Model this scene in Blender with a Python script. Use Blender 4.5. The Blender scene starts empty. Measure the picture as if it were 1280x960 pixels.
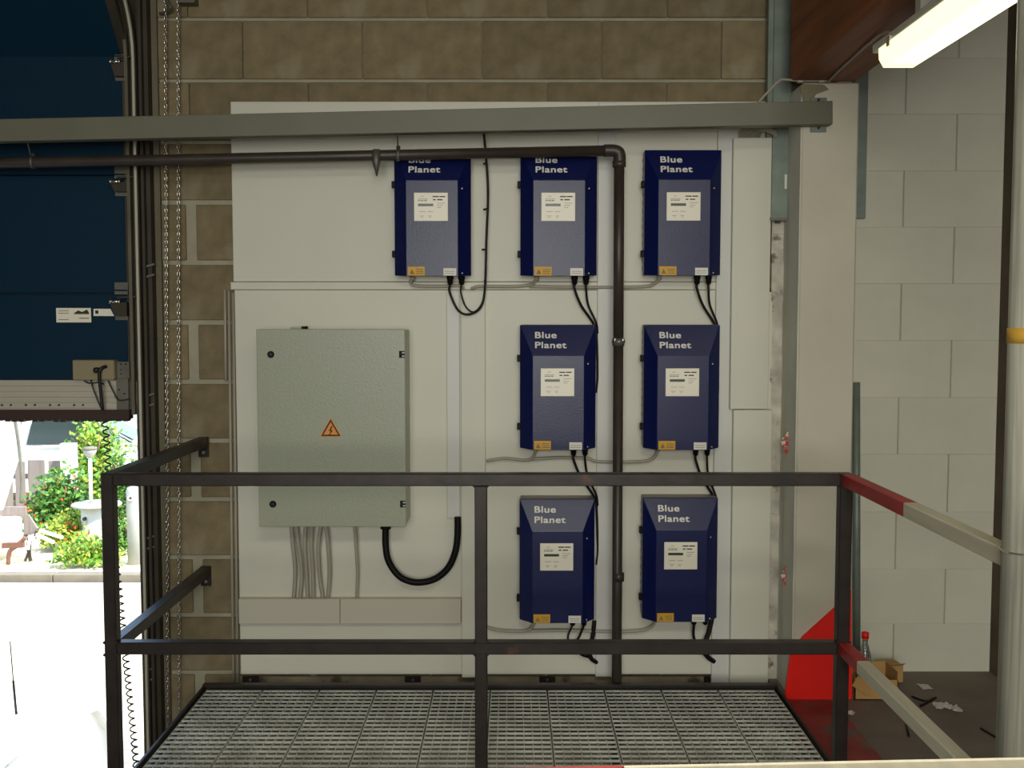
import bpy, bmesh, math, random
from mathutils import Vector, Matrix
random.seed(7)
R = math.radians
scn = bpy.context.scene
COL = scn.collection

# ------------------------------------------------------------------ camera
F, D, EYE = 1300.0, 4.42, 1.54
PITCH = -math.atan(80 / F)
cam = bpy.data.objects.new('camera', bpy.data.cameras.new('camera'))
COL.objects.link(cam)
cam.data.sensor_width = 36; cam.data.lens = F / 1280 * 36
cam.data.clip_start = 0.05; cam.data.clip_end = 200
cam.location = (0, -D, EYE); cam.rotation_euler = (R(90) + PITCH, 0, 0)
scn.camera = cam
# ------------------------------------------------------------------ world, sun, lights, exposure
w = bpy.data.worlds.new('world'); scn.world = w; w.use_nodes = True
nt = w.node_tree; nt.nodes.clear()
sky = nt.nodes.new('ShaderNodeTexSky'); sky.sky_type = 'NISHITA'; sky.sun_disc = False
sky.sun_elevation = R(55); sky.sun_rotation = R(60)
bg = nt.nodes.new('ShaderNodeBackground'); bg.inputs[1].default_value = 0.75
ow = nt.nodes.new('ShaderNodeOutputWorld')
nt.links.new(sky.outputs[0], bg.inputs[0]); nt.links.new(bg.outputs[0], ow.inputs[0])

def light(name, kind, loc, rot, energy, color=(1, .96, .86), size=(1, 1)):
    l = bpy.data.lights.new(name, kind); l.energy = energy; l.color = color
    if kind == 'AREA':
        l.shape = 'RECTANGLE'; l.size, l.size_y = size
    o = bpy.data.objects.new(name, l); COL.objects.link(o)
    o.location = loc; o.rotation_euler = rot
    return o
s = light('sun', 'SUN', (0, 0, 10), (R(20), R(32), 0), 9.0, (1, .97, .9)); s.data.angle = R(.6)
light('hall_window_light', 'AREA', (-.1, -8.7, 1.9), (R(90), 0, 0), 212, (1, .985, .92), (2.8, 2.1))
light('hall_tube_light', 'AREA', (.25, -5.2, 3.25), (0, 0, 0), 74, (1, .98, .87), (1.6, .9))
light('hall_tube_light_far', 'AREA', (1.2, -3.6, 3.3), (R(25), 0, 0), 34, (1, .98, .87), (.3, 1.6))
light('camera_flash', 'AREA', (.06, -4.5, 1.66), (R(88), 0, 0), 2.2, (1, 1, 1), (.05, .03))
vs = scn.view_settings
vs.view_transform = 'Standard'; vs.look = 'None'; vs.gamma = 1; vs.use_curve_mapping = False
vs.exposure = 0.0

# ------------------------------------------------------------------ helpers
def P(u, v, Y):
    """point on the plane Y = const seen at photograph pixel (u, v)"""
    xc, yc = (u - 640) / F, (480 - v) / F
    c, s_ = math.cos(PITCH), math.sin(PITCH)
    dy, dz = c - yc * s_, s_ + yc * c
    t = (Y + D) / dy
    return Vector((xc * t, Y, EYE + dz * t))
def PX(u, v, Y): return P(u, v, Y).x
def PZ(u, v, Y): return P(u, v, Y).z

def lin(c):
    out = []
    for x in c:
        x /= 255
        out.append(x / 12.92 if x <= .04045 else ((x + .055) / 1.055) ** 2.4)
    return out
MATS = {}
def mat(name, rgb, rough=.6, metal=0, var=0, vscale=6, bump=0, bscale=40, rnd=0, emit=0, stretch=None, spots=None, trans=0, spec=None):
    if name in MATS: return MATS[name]
    m = bpy.data.materials.new(name); m.use_nodes = True; MATS[name] = m
    n = m.node_tree.nodes; L = m.node_tree.links; b = n['Principled BSDF']
    c = lin(rgb) + [1]
    b.inputs['Base Color'].default_value = c
    b.inputs['Roughness'].default_value = rough; b.inputs['Metallic'].default_value = metal
    if spec is not None: b.inputs['Specular IOR Level'].default_value = spec
    if trans: b.inputs['Transmission Weight'].default_value = trans
    if emit:
        b.inputs['Emission Color'].default_value = c; b.inputs['Emission Strength'].default_value = emit
    tc = n.new('ShaderNodeTexCoord'); mp = n.new('ShaderNodeMapping')
    L.new(tc.outputs['Object'], mp.inputs[0])
    if stretch: mp.inputs['Scale'].default_value = stretch
    cur = None
    if var:
        t = n.new('ShaderNodeTexNoise'); t.inputs['Scale'].default_value = vscale; t.inputs['Detail'].default_value = 6
        L.new(mp.outputs[0], t.inputs['Vector'])
        r = n.new('ShaderNodeMapRange'); r.inputs[1].default_value = .3; r.inputs[2].default_value = .7
        r.inputs[3].default_value = 1 - var; r.inputs[4].default_value = 1 + var
        L.new(t.outputs[0], r.inputs[0])
        x = n.new('ShaderNodeVectorMath'); x.operation = 'SCALE'; x.inputs[0].default_value = c[:3]
        L.new(r.outputs[0], x.inputs['Scale']); cur = x.outputs[0]
    if spots:   # (rgb, scale, threshold)
        t = n.new('ShaderNodeTexNoise'); t.inputs['Scale'].default_value = spots[1]; t.inputs['Detail'].default_value = 8
        L.new(mp.outputs[0], t.inputs['Vector'])
        r = n.new('ShaderNodeMapRange'); r.inputs[1].default_value = spots[2]; r.inputs[2].default_value = spots[2] + .08
        L.new(t.outputs[0], r.inputs[0])
        x = n.new('ShaderNodeMix'); x.data_type = 'RGBA'
        L.new(r.outputs[0], x.inputs[0])
        if cur: L.new(cur, x.inputs[6])
        else: x.inputs[6].default_value = c
        x.inputs[7].default_value = lin(spots[0]) + [1]; cur = x.outputs[2]
    if rnd:
        oi = n.new('ShaderNodeObjectInfo')
        r = n.new('ShaderNodeMapRange'); r.inputs[3].default_value = 1 - rnd; r.inputs[4].default_value = 1 + rnd
        L.new(oi.outputs['Random'], r.inputs[0])
        x = n.new('ShaderNodeVectorMath'); x.operation = 'SCALE'
        if cur: L.new(cur, x.inputs[0])
        else: x.inputs[0].default_value = c[:3]
        L.new(r.outputs[0], x.inputs['Scale']); cur = x.outputs[0]
    if cur: L.new(cur, b.inputs['Base Color'])
    if bump:
        t = n.new('ShaderNodeTexNoise'); t.inputs['Scale'].default_value = bscale; t.inputs['Detail'].default_value = 4
        L.new(mp.outputs[0], t.inputs['Vector'])
        bp = n.new('ShaderNodeBump'); bp.inputs['Strength'].default_value = bump; bp.inputs['Distance'].default_value = .004
        L.new(t.outputs[0], bp.inputs['Height']); L.new(bp.outputs[0], b.inputs['Normal'])
    return m

# linear-albedo palette (sRGB values of the surfaces' own colour, but pside is lightened)
M = dict(
    block=mat('concrete_block', (132, 119, 90), .95, var=.2, vscale=14, bump=.8, bscale=90, rnd=.13, spots=((146, 136, 110), 5, .58)),
    mortar=mat('mortar', (168, 164, 142), .95, var=.12, vscale=9, bump=.8, bscale=40),
    dirty=mat('dirty_plaster', (150, 138, 112), .95, var=.35, vscale=7, bump=.8, bscale=40, spots=((90, 80, 62), 9, .58)),
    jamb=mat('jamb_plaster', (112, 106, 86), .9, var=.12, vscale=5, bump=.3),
    whiteblock=mat('white_painted_block', (219, 217, 198), .8, var=.05, vscale=4, bump=.5, bscale=25, rnd=.02),
    joint=mat('joint_dark', (176, 174, 156), .9),
    board=mat('white_board', (218, 216, 199), .45, var=.03, vscale=2.2),
    trunk=mat('white_plastic_trunking', (214, 213, 206), .4),
    trunk2=mat('ivory_plastic_trunking', (206, 201, 182), .45),
    edge=mat('board_edge', (160, 156, 142), .6),
    cab=mat('grey_enamel', (164, 169, 148), .36, var=.03, vscale=60, bump=.2, bscale=120),
    tray=mat('grey_green_sheet', (110, 110, 91), .5, var=.05, vscale=8),
    pipe=mat('dark_brown_pipe', (62, 53, 46), .42, var=.25, vscale=10, bump=.1),
    rail=mat('dark_steel', (48, 41, 37), .42, .25, var=.3, vscale=14, bump=.15, spots=((96, 60, 48), 7, .66)),
    galv=mat('galvanised_steel', (128, 140, 130), .5, .3, var=.16, vscale=12),
    galvdark=mat('dull_galvanised_steel', (110, 108, 98), .5, .5, var=.2, vscale=10),
    tubegalv=mat('galvanised_column', (196, 194, 176), .42, .25, var=.35, vscale=9, stretch=(9, 9, .25)),
    chrome=mat('bright_metal', (225, 220, 210), .25, .9),
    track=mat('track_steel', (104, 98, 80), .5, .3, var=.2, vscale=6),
    trackdark=mat('dark_track_steel', (62, 55, 44), .6, .2, var=.25, vscale=6),  # brown-dark steel for the door tracks and small fittings
    blue=mat('navy_enamel', (8, 20, 76), .33, var=.05, vscale=30, bump=.12, bscale=160, spec=.42),
    housing=mat('aluminium_housing', (140, 128, 122), .5, .4),
    white=mat('white_print', (235, 232, 220), .5),
    label=mat('cream_label', (250, 244, 222), .35),
    ink=mat('black_ink', (28, 30, 26), .5),
    greyink=mat('grey_ink', (150, 146, 132), .5),
    lcd=mat('green_display', (50, 66, 44), .3),
    yellow=mat('yellow_sticker', (220, 165, 20), .5),
    orange=mat('orange_sign', (240, 150, 20), .5),
    black=mat('black_rubber', (14, 13, 13), .55, spec=.2),
    ccable=mat('black_cable', (20, 18, 17), .5, spec=.3),
    gcable=mat('grey_conduit', (172, 166, 148), .5),
    pillar=mat('pillar_paint', (216, 211, 190), .8, var=.06, vscale=3, bump=.3, bscale=30),
    pside=mat('pillar_side_lightened', (222, 222, 208), .85, var=.08, vscale=4),  # paler than the pillar paint, makes up for the weak light there
    rough=mat('rough_mortar', (205, 200, 186), .95, var=.25, vscale=14, bump=1, bscale=30, spots=((110, 98, 80), 11, .6)),
    patch=mat('bare_concrete', (140, 132, 106), .9, var=.1),
    wood=mat('glulam_wood', (134, 72, 34), .55, var=.35, vscale=5, stretch=(6, .35, 5), bump=.15),
    lampbody=mat('lamp_housing', (210, 208, 190), .4),
    tube=mat('lit_diffuser', (255, 251, 200), .4, emit=1.35),
    tubecore=mat('lit_tube', (255, 252, 225), .4, emit=6),
    enddiff=mat('diffuser_end', (235, 228, 170), .25, emit=.5),
    red=mat('red_paint', (255, 24, 3), .5, var=.05, vscale=6),
    redrail=mat('worn_red_paint', (176, 40, 34), .5, var=.15, vscale=10, spots=((120, 60, 50), 9, .66)),
    railwhite=mat('worn_white_paint', (214, 206, 180), .55, var=.08, vscale=7, stretch=(8, .5, 8)),
    floor=mat('grey_concrete_floor', (122, 112, 100), .8, var=.14, vscale=5, bump=.3, spots=((120, 112, 102), 3, .62)),
    redfloor=mat('red_floor_paint', (150, 62, 56), .7, var=.25, vscale=7, spots=((110, 96, 88), 4, .52)),
    lowfloor=mat('dark_floor', (70, 64, 62), .6, var=.25, vscale=3, spots=((96, 80, 96), 1.3, .6)),
    hall=mat('hall_paint', (104, 100, 92), .9, var=.05),
    darkwall=mat('dark_brown_wall', (86, 72, 58), .8, var=.2),
    grate=mat('galvanised_grating', (204, 206, 194), .35, .3, var=.35, vscale=5),
    doorblue=mat('teal_door_skin', (4, 42, 62), .65, var=.05, vscale=30, bump=.2, bscale=200, spec=.18),
    seal=mat('brown_rubber_seal', (60, 40, 34), .7),
    beige=mat('beige_plastic', (150, 138, 106), .5),
    profile=mat('aluminium_profile', (190, 184, 166), .5, .1),
    card=mat('cardboard', (190, 150, 92), .85, var=.12, vscale=6),
    glass=mat('bottle_plastic', (225, 235, 232), .08, trans=.9),
    paper=mat('litter_paper', (210, 205, 196), .8),
    pave=mat('pale_paving', (214, 202, 168), .9, var=.05, vscale=3, rnd=.05),
    kerb=mat('kerb_stone', (120, 112, 96), .9, var=.15),
    fence=mat('weathered_fence', (128, 116, 108), .85, var=.15, vscale=4, stretch=(8, 1, .6)),
    leaf=mat('green_leaf', (104, 150, 48), .6, var=.3, vscale=3),
    leafdark=mat('deep_green_leaf', (66, 112, 44), .6, var=.3, vscale=3),
    leafyel=mat('yellow_green_leaf', (176, 186, 70), .6, var=.25, vscale=3),
    flower=mat('orange_flower', (226, 104, 50), .6),
    facade=mat('pale_blue_render', (206, 228, 236), .8, var=.03),
    stone=mat('pale_stone', (216, 214, 200), .8, var=.05),
    concrete=mat('grey_post', (150, 152, 146), .8, var=.1),
    carpaint=mat('white_car_paint', (236, 236, 232), .25),
    carglass=mat('dark_car_glass', (40, 52, 50), .1),
    tyre=mat('tyre', (22, 22, 22), .8),
    teak=mat('teak', (112, 74, 54), .6, var=.2, vscale=6),
    canvas=mat('white_canvas', (240, 238, 230), .8),
    tape=mat('red_white_tape', (204, 44, 34), .5, spots=((222, 210, 200), 60, .52)),
    yellowtape=mat('yellow_tape', (206, 160, 60), .6, var=.2),
)

def bm_new(): return bmesh.new()
def box(bm, x0, x1, y0, y1, z0, z1, mi=0, bev=0, segs=1):
    r = bmesh.ops.create_cube(bm, size=1)
    vs_ = r['verts']
    for v in vs_:
        v.co = Vector(((x0 + x1) / 2 + v.co.x * (x1 - x0), (y0 + y1) / 2 + v.co.y * (y1 - y0), (z0 + z1) / 2 + v.co.z * (z1 - z0)))
    fs = set(f for v in vs_ for f in v.link_faces)
    for f in fs: f.material_index = mi
    if bev:
        es = list(set(e for v in vs_ for e in v.link_edges))
        q = bmesh.ops.bevel(bm, geom=es, offset=bev, segments=segs, affect='EDGES', profile=.5)
        for f in q['faces']: f.material_index = mi
def beam(bm, a, b, w_, h_, mi=0, bev=0):
    """square bar from a to b, width w_ (sideways), height h_ (up)"""
    a, b = Vector(a), Vector(b); d = (b - a); ln = d.length; d.normalize()
    up = Vector((0, 0, 1)) if abs(d.z) < .95 else Vector((0, 1, 0))
    sd = d.cross(up).normalized(); up2 = sd.cross(d).normalized()
    r = bmesh.ops.create_cube(bm, size=1); vv = r['verts']
    for v in vv:
        c = v.co.copy(); v.co = (a + b) / 2 + d * c.y * ln + sd * c.x * w_ + up2 * c.z * h_
    for f in set(f for v in vv for f in v.link_faces): f.material_index = mi
    if bev:
        es = list(set(e for v in vv for e in v.link_edges))
        q = bmesh.ops.bevel(bm, geom=es, offset=bev, segments=1, affect='EDGES')
        for f in q['faces']: f.material_index = mi
def prism(bm, pts, y0, y1, mi=0):
    """polygon in x,z extruded in y"""
    a = [bm.verts.new((x, y0, z)) for x, z in pts]; b = [bm.verts.new((x, y1, z)) for x, z in pts]
    fs = [bm.faces.new(a), bm.faces.new(b[::-1])]
    n = len(pts)
    for i in range(n): fs.append(bm.faces.new((a[i], b[i], b[(i + 1) % n], a[(i + 1) % n])))
    for f in fs: f.material_index = mi
def smooth(pts, k=6):
    pts = [Vector(p) for p in pts]
    if len(pts) < 3: return pts
    q = [pts[0] * 2 - pts[1]] + pts + [pts[-1] * 2 - pts[-2]]; out = []
    for i in range(1, len(q) - 2):
        p0, p1, p2, p3 = q[i - 1:i + 3]
        for j in range(k):
            t = j / k
            out.append(.5 * ((2 * p1) + (p2 - p0) * t + (2 * p0 - 5 * p1 + 4 * p2 - p3) * t * t + (3 * p1 - p0 - 3 * p2 + p3) * t ** 3))
    out.append(pts[-1]); return out
def tube(bm, pts, r, n=10, mi=0, caps=True, radii=None):
    pts = [Vector(p) for p in pts]; rings = []; prev = None
    for i, p in enumerate(pts):
        d = (pts[min(i + 1, len(pts) - 1)] - pts[max(i - 1, 0)]).normalized()
        if prev is None:
            up = Vector((0, 1, 0)) if abs(d.y) < .9 else Vector((0, 0, 1))
            prev = (up - d * up.dot(d)).normalized()
        else: prev = (prev - d * prev.dot(d)).normalized()
        s2 = d.cross(prev); rr = radii[i] if radii else r
        rings.append([bm.verts.new(p + (prev * math.cos(2 * math.pi * k / n) + s2 * math.sin(2 * math.pi * k / n)) * rr) for k in range(n)])
    for i in range(len(rings) - 1):
        for k in range(n):
            f = bm.faces.new((rings[i][k], rings[i][(k + 1) % n], rings[i + 1][(k + 1) % n], rings[i + 1][k])); f.smooth = True; f.material_index = mi
    if caps:
        for f in (bm.faces.new(rings[0][::-1]), bm.faces.new(rings[-1])): f.material_index = mi
def lathe(bm, prof, c=(0, 0, 0), n=20, mi=0):
    """prof: list of (radius, z)"""
    rings = [[bm.verts.new((c[0] + max(r, 1e-4) * math.cos(2 * math.pi * k / n), c[1] + max(r, 1e-4) * math.sin(2 * math.pi * k / n), c[2] + z)) for k in range(n)] for r, z in prof]
    for i in range(len(rings) - 1):
        for k in range(n):
            f = bm.faces.new((rings[i][k], rings[i][(k + 1) % n], rings[i + 1][(k + 1) % n], rings[i + 1][k])); f.smooth = True; f.material_index = mi
    bm.faces.new(rings[0][::-1]).material_index = mi; bm.faces.new(rings[-1]).material_index = mi
def disc_y(bm, x, z, y0, y1, r, n=16, mi=0):
    tube(bm, [(x, y0, z), (x, y1, z)], r, n, mi)

def obj(name, bm, m, parent=None, loc=None, kind=None, label=None):
    me = bpy.data.meshes.new(name)
    bmesh.ops.recalc_face_normals(bm, faces=bm.faces[:])
    bm.to_mesh(me); bm.free()
    for mm in (m if isinstance(m, (list, tuple)) else [m]): me.materials.append(M[mm])
    return link(name, me, parent, loc, kind, label)
def link(name, me, parent=None, loc=None, kind=None, label=None):
    o = bpy.data.objects.new(name, me); COL.objects.link(o)
    if parent: o.parent = parent
    if loc is not None: o.location = loc
    if kind: o['kind'] = kind
    if label: o['label'] = label
    return o
def rebase(o, base):
    """move a mesh's origin to its base point without moving the mesh"""
    o.data.transform(Matrix.Translation(-Vector(base))); o.location = base; return o
def tag(o, label, cat, group=None):
    o['label'] = label; o['category'] = cat
    if group: o['group'] = group
    return o
def thing(name, label, cat, loc=(0, 0, 0), group=None, rotz=0):
    o = bpy.data.objects.new(name, None); COL.objects.link(o); o.location = loc; o.rotation_euler = (0, 0, rotz)
    o.empty_display_size = .1
    return tag(o, label, cat, group)
def solo(name, bm, m, label, cat, group=None):
    """one-mesh thing, origin at its lowest centre"""
    o = obj(name, bm, m); vs_ = [v.co for v in o.data.vertices]
    base = Vector(((min(v.x for v in vs_) + max(v.x for v in vs_)) / 2, (min(v.y for v in vs_) + max(v.y for v in vs_)) / 2, min(v.z for v in vs_)))
    rebase(o, base); return tag(o, label, cat, group)
def copy_tree(o, parent=None):
    c = o.copy(); COL.objects.link(c)
    if parent: c.parent = parent
    for ch in list(o.children): copy_tree(ch, c)
    return c
def text_mesh(body, size, sx=1, bold=0, space=1, depth=.0006, line=1):
    cu = bpy.data.curves.new('t', 'FONT'); cu.body = body; cu.size = size; cu.offset = bold; cu.extrude = depth
    cu.space_line = line; cu.space_character = space
    o = bpy.data.objects.new('t', cu); COL.objects.link(o)
    bpy.context.view_layer.update()
    me = bpy.data.meshes.new_from_object(o.evaluated_get(bpy.context.evaluated_depsgraph_get()))
    bpy.data.objects.remove(o)
    me.transform(Matrix.Diagonal((sx, 1, 1, 1)))
    return me
def bold_text(body, size, sx, space):
    me = text_mesh(body, size, sx, 0, space); b = bmesh.new()
    for i, (dx, dy) in enumerate(((-.0011, -.0007), (.0011, -.0007), (-.0011, .0007), (.0011, .0007), (0, 0))):
        n0 = len(b.verts); b.from_mesh(me); b.verts.ensure_lookup_table()
        bmesh.ops.translate(b, verts=b.verts[n0:], vec=(dx, dy, i * .00006))
    b.to_mesh(me); b.free(); return me
LOW = -1.30        # ground level in the hall below and outside

# ================================================================== structure
def struct(name, bm, m, **k): return obj(name, bm, m, kind='structure', **k)
XL, XJ = PX(206, 480, 0), PX(170, 480, 0)     # edge of the block wall, edge of the door opening
XP0, XP1 = PX(976, 480, 0), PX(1067, 480, -.27)
XW = PX(1247, 480, .06)
# floors
b = bm_new(); box(b, 1.10, XW, -9, .06, -.15, 0); box(b, -1.6, 1.10, -9, -3.25, -.15, 0); struct('floor', b, 'floor')
b = bm_new(); box(b, -7, XW, -9, -.0, LOW - .1, LOW); struct('floor_lower', b, 'lowfloor')
b = bm_new(); box(b, 1.102, 1.30, -3.2, -.24, 0.0, .003); tag(obj('floor_marking', b, 'redfloor'), 'worn red painted strip on the concrete floor beside the grating', 'floor marking')
b = bm_new(); box(b, -7, XW, -9, .3, 3.6, 3.75); struct('ceiling', b, 'hall')
b = bm_new(); box(b, -7, XW, -9.1, -9, LOW, 3.6); struct('wall_front', b, 'hall')
b = bm_new(); box(b, -7.1, -7, -9, .3, LOW, 3.6); struct('wall_left', b, 'hall')
b = bm_new(); box(b, XW, XW + .1, -9, .3, LOW, 3.6); struct('wall_right', b, 'darkwall')
# back wall: mortar bed with the blocks proud of it
b = bm_new()
box(b, XJ + .0, XP1, .012, .22, LOW, 3.6)
box(b, -7, -5.2, .012, .22, LOW, 3.6); box(b, -5.2, XJ, .012, .22, 2.69, 3.6)
wb = struct('wall_back', b, 'mortar')
cache = {}
def block_mesh(w_, h_, d_, m, bev=.003):
    k = (round(w_, 3), round(h_, 3), m)
    if k not in cache:
        q = bm_new(); box(q, -w_ / 2, w_ / 2, 0, d_, -h_ / 2, h_ / 2, bev=bev)
        me = bpy.data.meshes.new('block'); q.to_mesh(me); q.free(); me.materials.append(M[m]); cache[k] = me
    return cache[k]
Z0 = .015; CH = .2525
for r in range(-5, 13):
    za, zb = Z0 + r * CH, Z0 + (r + 1) * CH
    if za > 3.1: break
    gapz = .007 if r >= 9 else .010
    x = (-.352 if r % 2 == 1 else -.625) - .5 * 6
    while x < 1.2:
        a, c = (x + .0012, x + .4988) if r >= 8 else (x + .004, x + .496)
        if r <= 7 and x < -1.2 and x + .5 > -1.45: c = x + .475     # wide smeared joints by the door
        if r <= 7 and x < -1.0 and x > -1.5 and a > -1.45: a = x + .02
        a, c = max(a, XL), min(c, XP0 + .02)
        x += .5
        if c - a < .04: continue
        hid = a > -1.16 and c < 1.05 and .32 < za and zb < 2.3
        if hid: continue
        link('block', block_mesh(c - a, zb - za - 2 * gapz, .03, 'block'), wb, ((a + c) / 2, 0 + random.uniform(-.001, .001), (za + zb) / 2))
# door jamb plaster
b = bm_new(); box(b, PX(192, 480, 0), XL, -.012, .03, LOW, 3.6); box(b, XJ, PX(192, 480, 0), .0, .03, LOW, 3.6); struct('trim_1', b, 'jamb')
# white block wall to the right of the pillar
b = bm_new(); box(b, XP0, XW, .066, .25, -.15, 3.6); ww = struct('wall_back_right', b, 'joint')
zl = [PZ(1150, v, .06) for v in (-70, 1, 72.5, 142.5, 213.5, 284, 354.5, 425.5, 497, 568, 640, 711.5, 780, 850)]
xa, xb_ = PX(1188, 480, .06), PX(1124, 480, .06)
for i in range(len(zl) - 1):
    z1_, z0_ = zl[i], zl[i + 1]
    if i == len(zl) - 2: z0_ = -.02
    xs = xa if i % 2 == 1 else xb_
    for x in (xs - .5, xs, xs + .5, xs - 1):
        a, c = max(x + .0028, XP0), min(x + .4972, XW)
        if c - a < .03: continue
        link('block', block_mesh(c - a, z1_ - z0_ - .0004, .03, 'whiteblock', .0012), ww, ((a + c) / 2, .06 + random.uniform(-.0008, .0008), (z0_ + z1_) / 2))

# pillar
def R4(bm, u0, v0, u1, v1, Yf, Yb, mi=0, bev=0):
    """box whose front face covers the photograph rectangle at depth Yf"""
    a = P(u0, v0, Yf); c = P(u1, v1, Yf)
    box(bm, a.x, c.x, Yf, Yb, c.z, a.z, mi, bev)
PZT = PZ(1030, 103, -.27)
p = thing('concrete_pillar', 'white painted concrete pillar under the wooden roof beam', 'pillar', (1.2, -.13, 0))
b = bm_new(); box(b, PX(997, 480, -.27), XP1, -.27, .055, 0, PZT, bev=.006); o = obj('shaft', b, 'pillar', p); o.location = -Vector((1.2, -.13, 0))
b = bm_new(); box(b, PX(997, 480, -.27) - .004, PX(997, 480, -.27) - .0005, -.268, .05, 0.0, PZT - .02); o = obj('side_face', b, 'pside', p, label='side of the pillar, colour lightened to offset its shade'); o.location = -Vector((1.2, -.13, 0))  # thin sheet, colour lightened because little light reaches this side
b = bm_new(); prism(b, [(P(u, v, -.272).x, P(u, v, -.272).z) for u, v in ((1000, 110), (1004, 127), (1015, 127), (1020, 118), (1036, 112), (1030, 106), (1003, 105))], -.274, -.2702)
o = obj('bare_patch', b, 'patch', p, label='chipped bare concrete patch at the pillar top'); o.location = -Vector((1.2, -.13, 0))
# rough mortar strip between trunking and pillar
b = bm_new(); x0, x1 = PX(962, 600, -.02), PX(976, 600, -.02)
zt, n = PZ(970, 276, -.02), 40
for i in range(n):
    za = zt * i / n - .3 * (1 - i / n); zb = zt * (i + 1) / n - .3 * (1 - (i + 1) / n)
    box(b, x0 - .01, x1 + random.uniform(-.004, .008), -.03 - random.uniform(0, .012), .0, za, zb)
b_ = struct('trim_2', b, 'rough')

# ================================================================== sectional door
door = bpy.data.objects.new('door_1', None); COL.objects.link(door); door['kind'] = 'structure'; door.location = (0, 0, 0)
YD = -.07
XD1 = PX(161, 480, YD); XE1 = PX(172, 480, YD); XD0 = -5.1
seams = [69, 219, 367, 476]
zs = [PZ(80, v, YD) for v in seams]
for i in range(3):
    b = bm_new(); box(b, XD0, XD1, YD, YD + .04, zs[i + 1] + .002, zs[i] - .002, bev=.003)
    dp_ = obj('door_panel', b, 'doorblue', door)
    b = bm_new(); box(b, XD1, XE1, YD, YD + .04, zs[i + 1] - .001, zs[i] + .001); box(b, XD0, XD1, YD + .03, YD + .045, zs[i] - .02, zs[i] + .02); obj('end_cap', b, 'trackdark', dp_)  # caps and seam strip added to keep outside light from leaking past panels
# panel bending into the curved track
b = bm_new(); a = R(42)
beam(b, (0, YD + .02, zs[0] + .002), (0, YD + .02 - .5 * math.sin(a), zs[0] + .5 * math.cos(a)), XD1 - XD0, .04)
bmesh.ops.translate(b, verts=b.verts[:], vec=((XD1 + XD0) / 2, 0, 0)); dp_ = obj('door_panel', b, 'doorblue', door)
b = bm_new(); beam(b, (0, YD + .02, zs[0] + .002), (0, YD + .02 - .5 * math.sin(a), zs[0] + .5 * math.cos(a)), XE1 - XD1, .04)
bmesh.ops.translate(b, verts=b.verts[:], vec=((XD1 + XE1) / 2, 0, 0)); obj('end_cap', b, 'trackdark', dp_)  # cap added to close the light leak at the bent panel
b = bm_new(); beam(b, (0, YD + .02 - .505 * math.sin(a), zs[0] + .505 * math.cos(a)), (0, YD - 1.0, zs[0] + .44), XD1 - XD0, .04)
bmesh.ops.translate(b, verts=b.verts[:], vec=((XD1 + XD0) / 2, 0, 0)); obj('door_panel', b, 'doorblue', door)
# bottom aluminium rail (ribbed) and seal
b = bm_new()
zA, zB, zC = PZ(80, 475, YD), PZ(80, 512, YD), PZ(80, 526, YD)
h = zA - zB
box(b, XD0, XD1, YD, YD + .04, zB, zA)
for k in (0, .38, .75): box(b, XD0, XD1, YD - .008, YD, zA - h * (k + .2), zA - h * k, bev=.002)
obj('bottom_rail', b, 'profile', door)
b = bm_new(); box(b, XD0, XD1, YD - .004, YD + .045, zC + .006, zB)
for i in range(120):
    x = XD0 + (XD1 - XD0) * i / 120; box(b, x, x + .02, YD, YD + .04, zC - random.uniform(0, .006), zC + .01)
obj('rubber_seal', b, 'seal', door)
b = bm_new()
for k in range(14): disc_y(b, PX(105 - 30 * (k // 2) - (0 if k % 2 else 11), 505, YD), PZ(80, 506, YD), YD - .014, YD, .004, 8)
obj('rivet', b, 'ink', door, kind='stuff')
# control box
b = bm_new(); R4(b, 90, 450, 143, 475, YD - .05, YD, bev=.004); bx_ = obj('control_box', b, 'beige', door)
b = bm_new(); q0 = P(133, 458, YD - .052); tube(b, smooth([q0 + Vector((0, 0, 0)), P(126, 461, YD - .07), P(124, 470, YD - .07), P(126, 490, YD - .06), P(128, 512, YD - .05)]), .007, 8)
lathe(b, [(.012, 0), (.014, .015), (.008, .022)], (P(128, 465, YD).x, YD - .062, P(128, 465, YD).z), 10)
obj('cable_plug', b, 'ink', bx_)
b = bm_new()
for pts in ([(113, 475), (118, 490), (127, 512)], [(135, 476), (142, 490), (148, 500), (162, 499)], [(105, 476), (112, 479), (122, 478), (130, 480)]):
    tube(b, smooth([P(u, v, YD - .03) for u, v in pts]), .003, 6)
obj('cable', b, 'ink', door)
# corner plate at end of the rail
b = bm_new(); R4(b, 143, 452, 162, 473, YD - .015, YD, bev=.001); R4(b, 145, 473, 161, 512, YD - .01, YD)
obj('corner_plate', b, 'galvdark', door)
b = bm_new()
for u in (147, 153, 159): disc_y(b, PX(u, 455, YD), PZ(u, 455, YD), YD - .018, YD - .014, .004, 8)
for u, v in ((153, 462), (153, 467), (150, 487), (157, 492)): disc_y(b, PX(u, v, YD), PZ(u, v, YD), YD - .018, YD - .009, .003, 8)
obj('bolt_hole', b, 'ink', door)
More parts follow.
